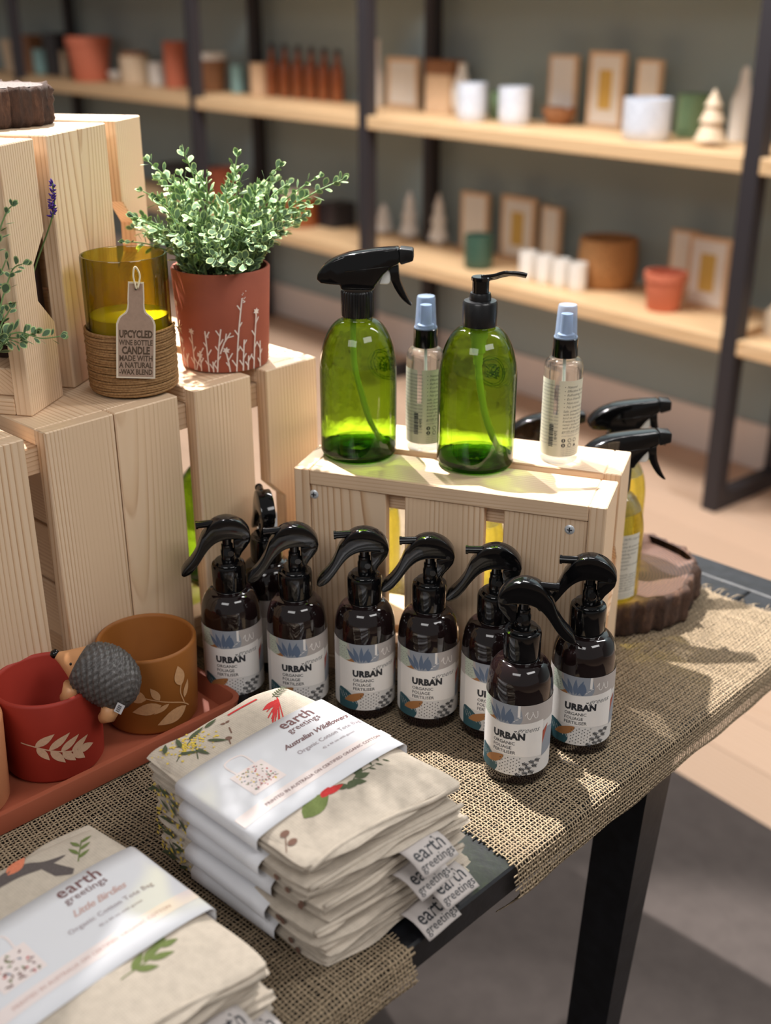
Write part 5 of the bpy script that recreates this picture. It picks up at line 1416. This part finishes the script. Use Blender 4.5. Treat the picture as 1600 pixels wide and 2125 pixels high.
for k in range(3):
    tote_bag(desc2[k], 'short stack of folded tote bags', b2 + Vector((0, 0, BT * 1.02 * k)), BR, BT, 50 + k, k == 2, (.045, .035, None)[k], {'art': 'birds', 'script': 'Little Birdies', 'sx': .004, 'sw': .046, 'dx': -.0135} if k == 2 else None, ((.003, -.004, 1.5), (-.003, .003, -1.5), (0, 0, 0))[k])

# ------------------------------------------------------------------ goods on the far shelves
def shelf_at(px, py, level, rad, half=None):
    """stand a thing on a shelf, sliding it along the line of sight until its whole foot is on the board"""
    z = SHELF[level] + .0006
    p = P(px, py, z); vx = Vector((p.x, p.y, 0)); vh = vx.normalized()
    c = vx + vh * rad
    n = min(max((c - SO).dot(SN), rad + .012), SDEP - rad - .012)
    c = c * ((n + SO.dot(SN)) / c.dot(SN)); t = (c - SO).dot(SD)
    for f in FR:
        if abs(t - f) < (half or rad) + .028: t = f + ((half or rad) + .030) * (1 if t > f else -1)
    q = S(t, n, z); dep = q.y * math.cos(_th) + (CAM_H - q.z) * math.sin(_th)
    return q, dep / FPX
def lathe_good(name, cat, label, px, py, level, wpx, hpx, prof, mat_, group=None, handle=False, lid=None, inner=True):
    q, k = shelf_at(px, py, level, wpx / 2 * 1.9e-3); r = wpx * k / 2; h = hpx * k
    q, k = shelf_at(px, py, level, r)
    o = thing(name, label, cat, q, 0, group)
    pts = [(max(a * r, .0001), b * h) for a, b in prof]
    if inner: pts += [(max((a - .10) * r, .0001), b * h + (.05 * h if i == len(prof[1:]) else 0)) for i, (a, b) in enumerate(prof[:0:-1])] + [(.0001, h * .06)]
    mb = MB(); mb.lathe([(.0001, 0)] + pts, 28); mb.build('body', mat_, o, smooth=45)
    if handle:
        hb = MB(); hb.tube([Vector((r * .95, 0, h * .78)), Vector((r * 1.42, 0, h * .74)), Vector((r * 1.5, 0, h * .48)), Vector((r * 1.3, 0, h * .25)), Vector((r * .93, 0, h * .22))], r * .10, 8)
        hb.build('handle', mat_, o, smooth=True)
    if lid:
        lb = MB(); lb.lathe([(r * lid[0], h * .98), (r * lid[0], h * lid[1]), (.0001, h * lid[1])], 20); lb.build('lid', M[lid[2]], o, smooth=40)
    return o
CYL = [(.96, 0), (1, .04), (1, 1)]; POT = [(.74, 0), (.78, .03), (.94, .80), (1.0, .80), (1.0, 1)]; MUG = [(.85, 0), (.95, .06), (1, .3), (1, 1)]
BOT = [(.95, 0), (1, .04), (1, .60), (.85, .72), (.40, .80), (.38, .98)]; VASE = [(.6, 0), (.95, .2), (1, .45), (.6, .75), (.4, .9), (.45, 1)]
TREE = [(.35, 0), (.35, .08), (1, .10), (.55, .42), (.78, .43), (.38, .70), (.55, .71), (.05, 1.0)]; BOWL = [(.5, 0), (.6, .03), (.95, .6), (1, 1)]
HOUSE = [(1, 0), (1, .55), (.62, .70), (.45, .80), (.42, .92), (.15, 1.0)]
def frame_good(label, px, py, level, wpx, hpx, card, group=None, yaw=0.0):
    q, k = shelf_at(px, py, level, .02); w, h = wpx * k * 1.08, hpx * k; q, k = shelf_at(px, py, level, .022, w / 2)
    o = thing('picture_frame', label, 'frame', q, SA + math.pi + R(yaw), group); b = w * .085
    for nm, c, s in (('frame_side', (-w / 2 + b / 2, 0, h / 2), (b, .022, h)), ('frame_side', (w / 2 - b / 2, 0, h / 2), (b, .022, h)), ('frame_rail', (0, 0, b / 2), (w - 2 * b, .022, b)), ('frame_rail', (0, 0, h - b / 2), (w - 2 * b, .022, b))):
        link(nm, box_mesh(*s, .001), None, o, loc=c).data.materials.clear() if False else None
        me = box_mesh(*s, .001)
        if len(me.materials) == 0: me.materials.append(M['far_oak'])
        link(nm, me, None, o, loc=c)
    mt = MB(); mt.box((0, -.002, h / 2), (w - 2 * b, .012, h - 2 * b)); mt.build('mount', M['ceramic_white'], o)
    cd = MB(); cd.box((0, -.0085, h / 2), (w * .36, .003, h * .52)); cd.build('card', M[card], o)
    return o
def box_good(name, cat, label, px, py, level, wpx, hpx, dep, mat_, lid=None, group=None):
    q, k = shelf_at(px, py, level, dep / 2); w, h = wpx * k, hpx * k; q, k = shelf_at(px, py, level, dep / 2, w / 2)
    o = thing(name, label, cat, q, SA + math.pi, group)
    me = box_mesh(w, dep, h * (.72 if lid else 1), .002)
    if len(me.materials) == 0: me.materials.append(mat_)
    link('carton', me, None, o, loc=(0, 0, h * (.36 if lid else .5)))
    if lid:
        me = box_mesh(w * 1.01, dep * 1.01, h * .27, .002)
        if len(me.materials) == 0: me.materials.append(M[lid])
        link('lid', me, None, o, loc=(0, 0, h * .86))
    return o
# upper shelf, far left to right
lathe_good('planter', 'pot', 'pale pink planter at the far left of the upper shelf', 28, 132, 1, 44, 62, POT, M['far_beige'])
lathe_good('glass_cup', 'cup', 'pale teal glass cup beside the pale pink planter', 88, 138, 1, 34, 48, MUG, M['far_teal'])
lathe_good('candle_jar', 'jar', 'beige jar left of the big salmon pot', 130, 140, 1, 32, 50, CYL, M['far_beige'])
box_good('storage_box', 'box', 'brown box standing at the back of the upper shelf, far left', 62, 90, 1, 50, 74, .09, M['far_brown'])
box_good('storage_box', 'box', 'black box at the back of the upper shelf, behind the salmon pot', 118, 92, 1, 56, 82, .09, M['far_dark'])
lathe_good('terracotta_pot', 'pot', 'large salmon terracotta pot on the upper shelf', 188, 140, 1, 92, 84, POT, M['far_terracotta'])
lathe_good('bowl', 'bowl', 'low white bowl before the salmon pot on the upper shelf', 243, 164, 1, 36, 20, BOWL, M['ceramic_white'])
lathe_good('candle_jar', 'jar', 'cream jar with a lid right of the salmon pot', 282, 158, 1, 62, 54, CYL, M['far_beige'], lid=(.9, 1.15, 'far_brown'))
lathe_good('candle_jar', 'jar', 'small white jar between the cream jar and the tall salmon pot', 326, 160, 1, 34, 44, CYL, M['ceramic_white'])
lathe_good('tall_pot', 'pot', 'tall salmon pot beside the second upright of the upper shelf', 366, 166, 1, 46, 88, CYL, M['far_terracotta'])
lathe_good('planter', 'pot', 'brown planter with a white rim on the upper shelf', 442, 172, 1, 62, 62, POT, M['far_brown'], lid=(1.05, 1.2, 'ceramic_white'))
lathe_good('glass_cup', 'cup', 'pale blue glass left of the amber bottles', 494, 178, 1, 28, 54, CYL, M['far_teal'])
lathe_good('candle_jar', 'jar', 'tan jar at the left end of the amber bottles', 530, 182, 1, 42, 62, CYL, M['far_oak'])
for i in range(6):
    lathe_good('amber_bottle', 'bottle', ['amber bottle first from the left in the row on the upper shelf', 'amber bottle second from the left in the row on the upper shelf', 'amber bottle third from the left in the row on the upper shelf', 'amber bottle fourth from the left in the row on the upper shelf', 'amber bottle fifth from the left in the row on the upper shelf', 'amber bottle next to the third upright of the upper shelf'][i], 566 + 27 * i, 184 + 2.6 * i, 1, 26, 92, BOT, M['amber_glass'], 'amber bottles on the upper shelf', lid=(.44, 1.10, 'far_dark'))
lathe_good('vase', 'vase', 'slim white bottle vase right of the third upright', 782, 196, 1, 34, 128, [(.9, 0), (1, .05), (.95, .45), (.45, .62), (.40, 1)], M['ceramic_white'])
frame_good('square oak frame with a white card on the upper shelf', 838, 208, 1, 92, 98, 'ceramic_white')
box_good('gift_box', 'box', 'oak box with a brown lid behind the square frame', 898, 184, 1, 72, 102, .08, M['far_oak'], 'far_brown')
lathe_good('figurine', 'figurine', 'white bird shaped ornament beside the oak box', 958, 214, 1, 44, 98, VASE, M['ceramic_white'])
lathe_good('mug', 'mug', 'white speckled mug at the front edge, left of its twin', 978, 254, 1, 62, 74, MUG, M['ceramic_blue'], 'speckled mugs')
lathe_good('mug', 'mug', 'white speckled mug at the front edge, right of its twin', 1066, 262, 1, 66, 74, MUG, M['ceramic_blue'], 'speckled mugs')
lathe_good('planter', 'pot', 'sage green pot behind the two speckled mugs', 1046, 206, 1, 58, 54, CYL, M['far_green'])
frame_good('left panel of the oak frame trio on the upper shelf', 1166, 232, 1, 62, 132, 'ceramic_white', 'oak frame trio on the upper shelf', 8)
frame_good('middle panel with a mustard card in the upper frame trio', 1254, 252, 1, 84, 146, 'far_yellow', 'oak frame trio on the upper shelf')
frame_good('right panel of the oak frame trio on the upper shelf', 1342, 250, 1, 62, 138, 'ceramic_white', 'oak frame trio on the upper shelf', -8)
lathe_good('bowl', 'bowl', 'small brown bowl at the foot of the upper frame trio', 1158, 262, 1, 70, 34, BOWL, M['far_brown'])
lathe_good('mug', 'mug', 'wide blue white mug before the right panel of the frame trio', 1338, 296, 1, 98, 82, MUG, M['ceramic_blue'])
lathe_good('planter', 'pot', 'sage green pot near the right end of the upper shelf', 1436, 274, 1, 70, 84, CYL, M['far_green'])
lathe_good('figurine', 'figurine', 'cream tree ornament near the right end of the upper shelf', 1472, 306, 1, 66, 110, TREE, M['far_beige'], inner=False)
lathe_good('figurine', 'figurine', 'white house ornament beside the right upright of the upper shelf', 1532, 292, 1, 46, 144, HOUSE, M['ceramic_white'], inner=False)
# lower shelf
box_good('storage_box', 'box', 'black ribbed box seen above the plant on the lower shelf', 384, 404, 0, 92, 58, .14, M['far_dark'])
lathe_good('terracotta_pot', 'pot', 'salmon pot seen through the top of the plant', 466, 424, 0, 62, 68, POT, M['far_terracotta'])
lathe_good('candle_jar', 'jar', 'copper jar seen behind the right sprigs of the plant', 626, 474, 0, 74, 62, CYL, M['amber_glass'], lid=(1.03, 1.08, 'far_beige'))
box_good('storage_box', 'box', 'black box left of the third upright on the lower shelf', 700, 474, 0, 50, 48, .12, M['far_dark'])
for i, (x, y, h) in enumerate(((796, 486, 60), (850, 486, 96), (910, 490, 104))):
    lathe_good('figurine', 'figurine', ['small white tree ornament at the left of the lower shelf', 'tall white tree ornament between two others on the lower shelf', 'white tree ornament beside the left panel of the lower frame trio'][i], x, y, 0, 44, h, TREE, M['ceramic_white'], 'white tree ornaments', inner=False)
frame_good('left panel of the oak frame trio on the lower shelf', 985, 510, 0, 64, 118, 'ceramic_white', 'oak frame trio on the lower shelf', 8)
frame_good('middle panel with a mustard card in the lower frame trio', 1074, 530, 0, 86, 128, 'far_yellow', 'oak frame trio on the lower shelf')
frame_good('right panel of the oak frame trio on the lower shelf', 1142, 532, 0, 52, 122, 'ceramic_white', 'oak frame trio on the lower shelf', -8)
lathe_good('planter', 'pot', 'dark green cup before the lower frame trio', 992, 562, 0, 60, 68, MUG, M['far_dkgreen'])
for i in range(4):
    lathe_good('mug', 'mug', ['white mug nearest the dark green cup, first of four in a row', 'second white mug in the row of four on the lower shelf', 'third white mug in the row of four on the lower shelf', 'last white mug in the row, before the rattan basket'][i], 1094 + 34 * i, 584 + 8 * i, 0, 38, 58, MUG, M['ceramic_white'], 'white mugs in a row')
lathe_good('rattan_basket', 'basket', 'round rattan basket on the lower shelf', 1258, 582, 0, 124, 98, [(.85, 0), (.95, .1), (1, .5), (.95, 1)], M['rattan'])
lathe_good('terracotta_pot', 'pot', 'salmon terracotta pot at the front edge of the lower shelf', 1374, 652, 0, 86, 78, POT, M['far_terracotta'])
frame_good('oak frame at the back, left of the mustard card by the right upright', 1412, 600, 0, 54, 132, 'ceramic_white', None, 6)
frame_good('oak frame with a mustard card beside the right upright', 1462, 642, 0, 92, 146, 'far_yellow')
lathe_good('figurine', 'figurine', 'cream ornament right of the right upright on the lower shelf', 1592, 700, 0, 60, 90, HOUSE, M['far_beige'], inner=False)
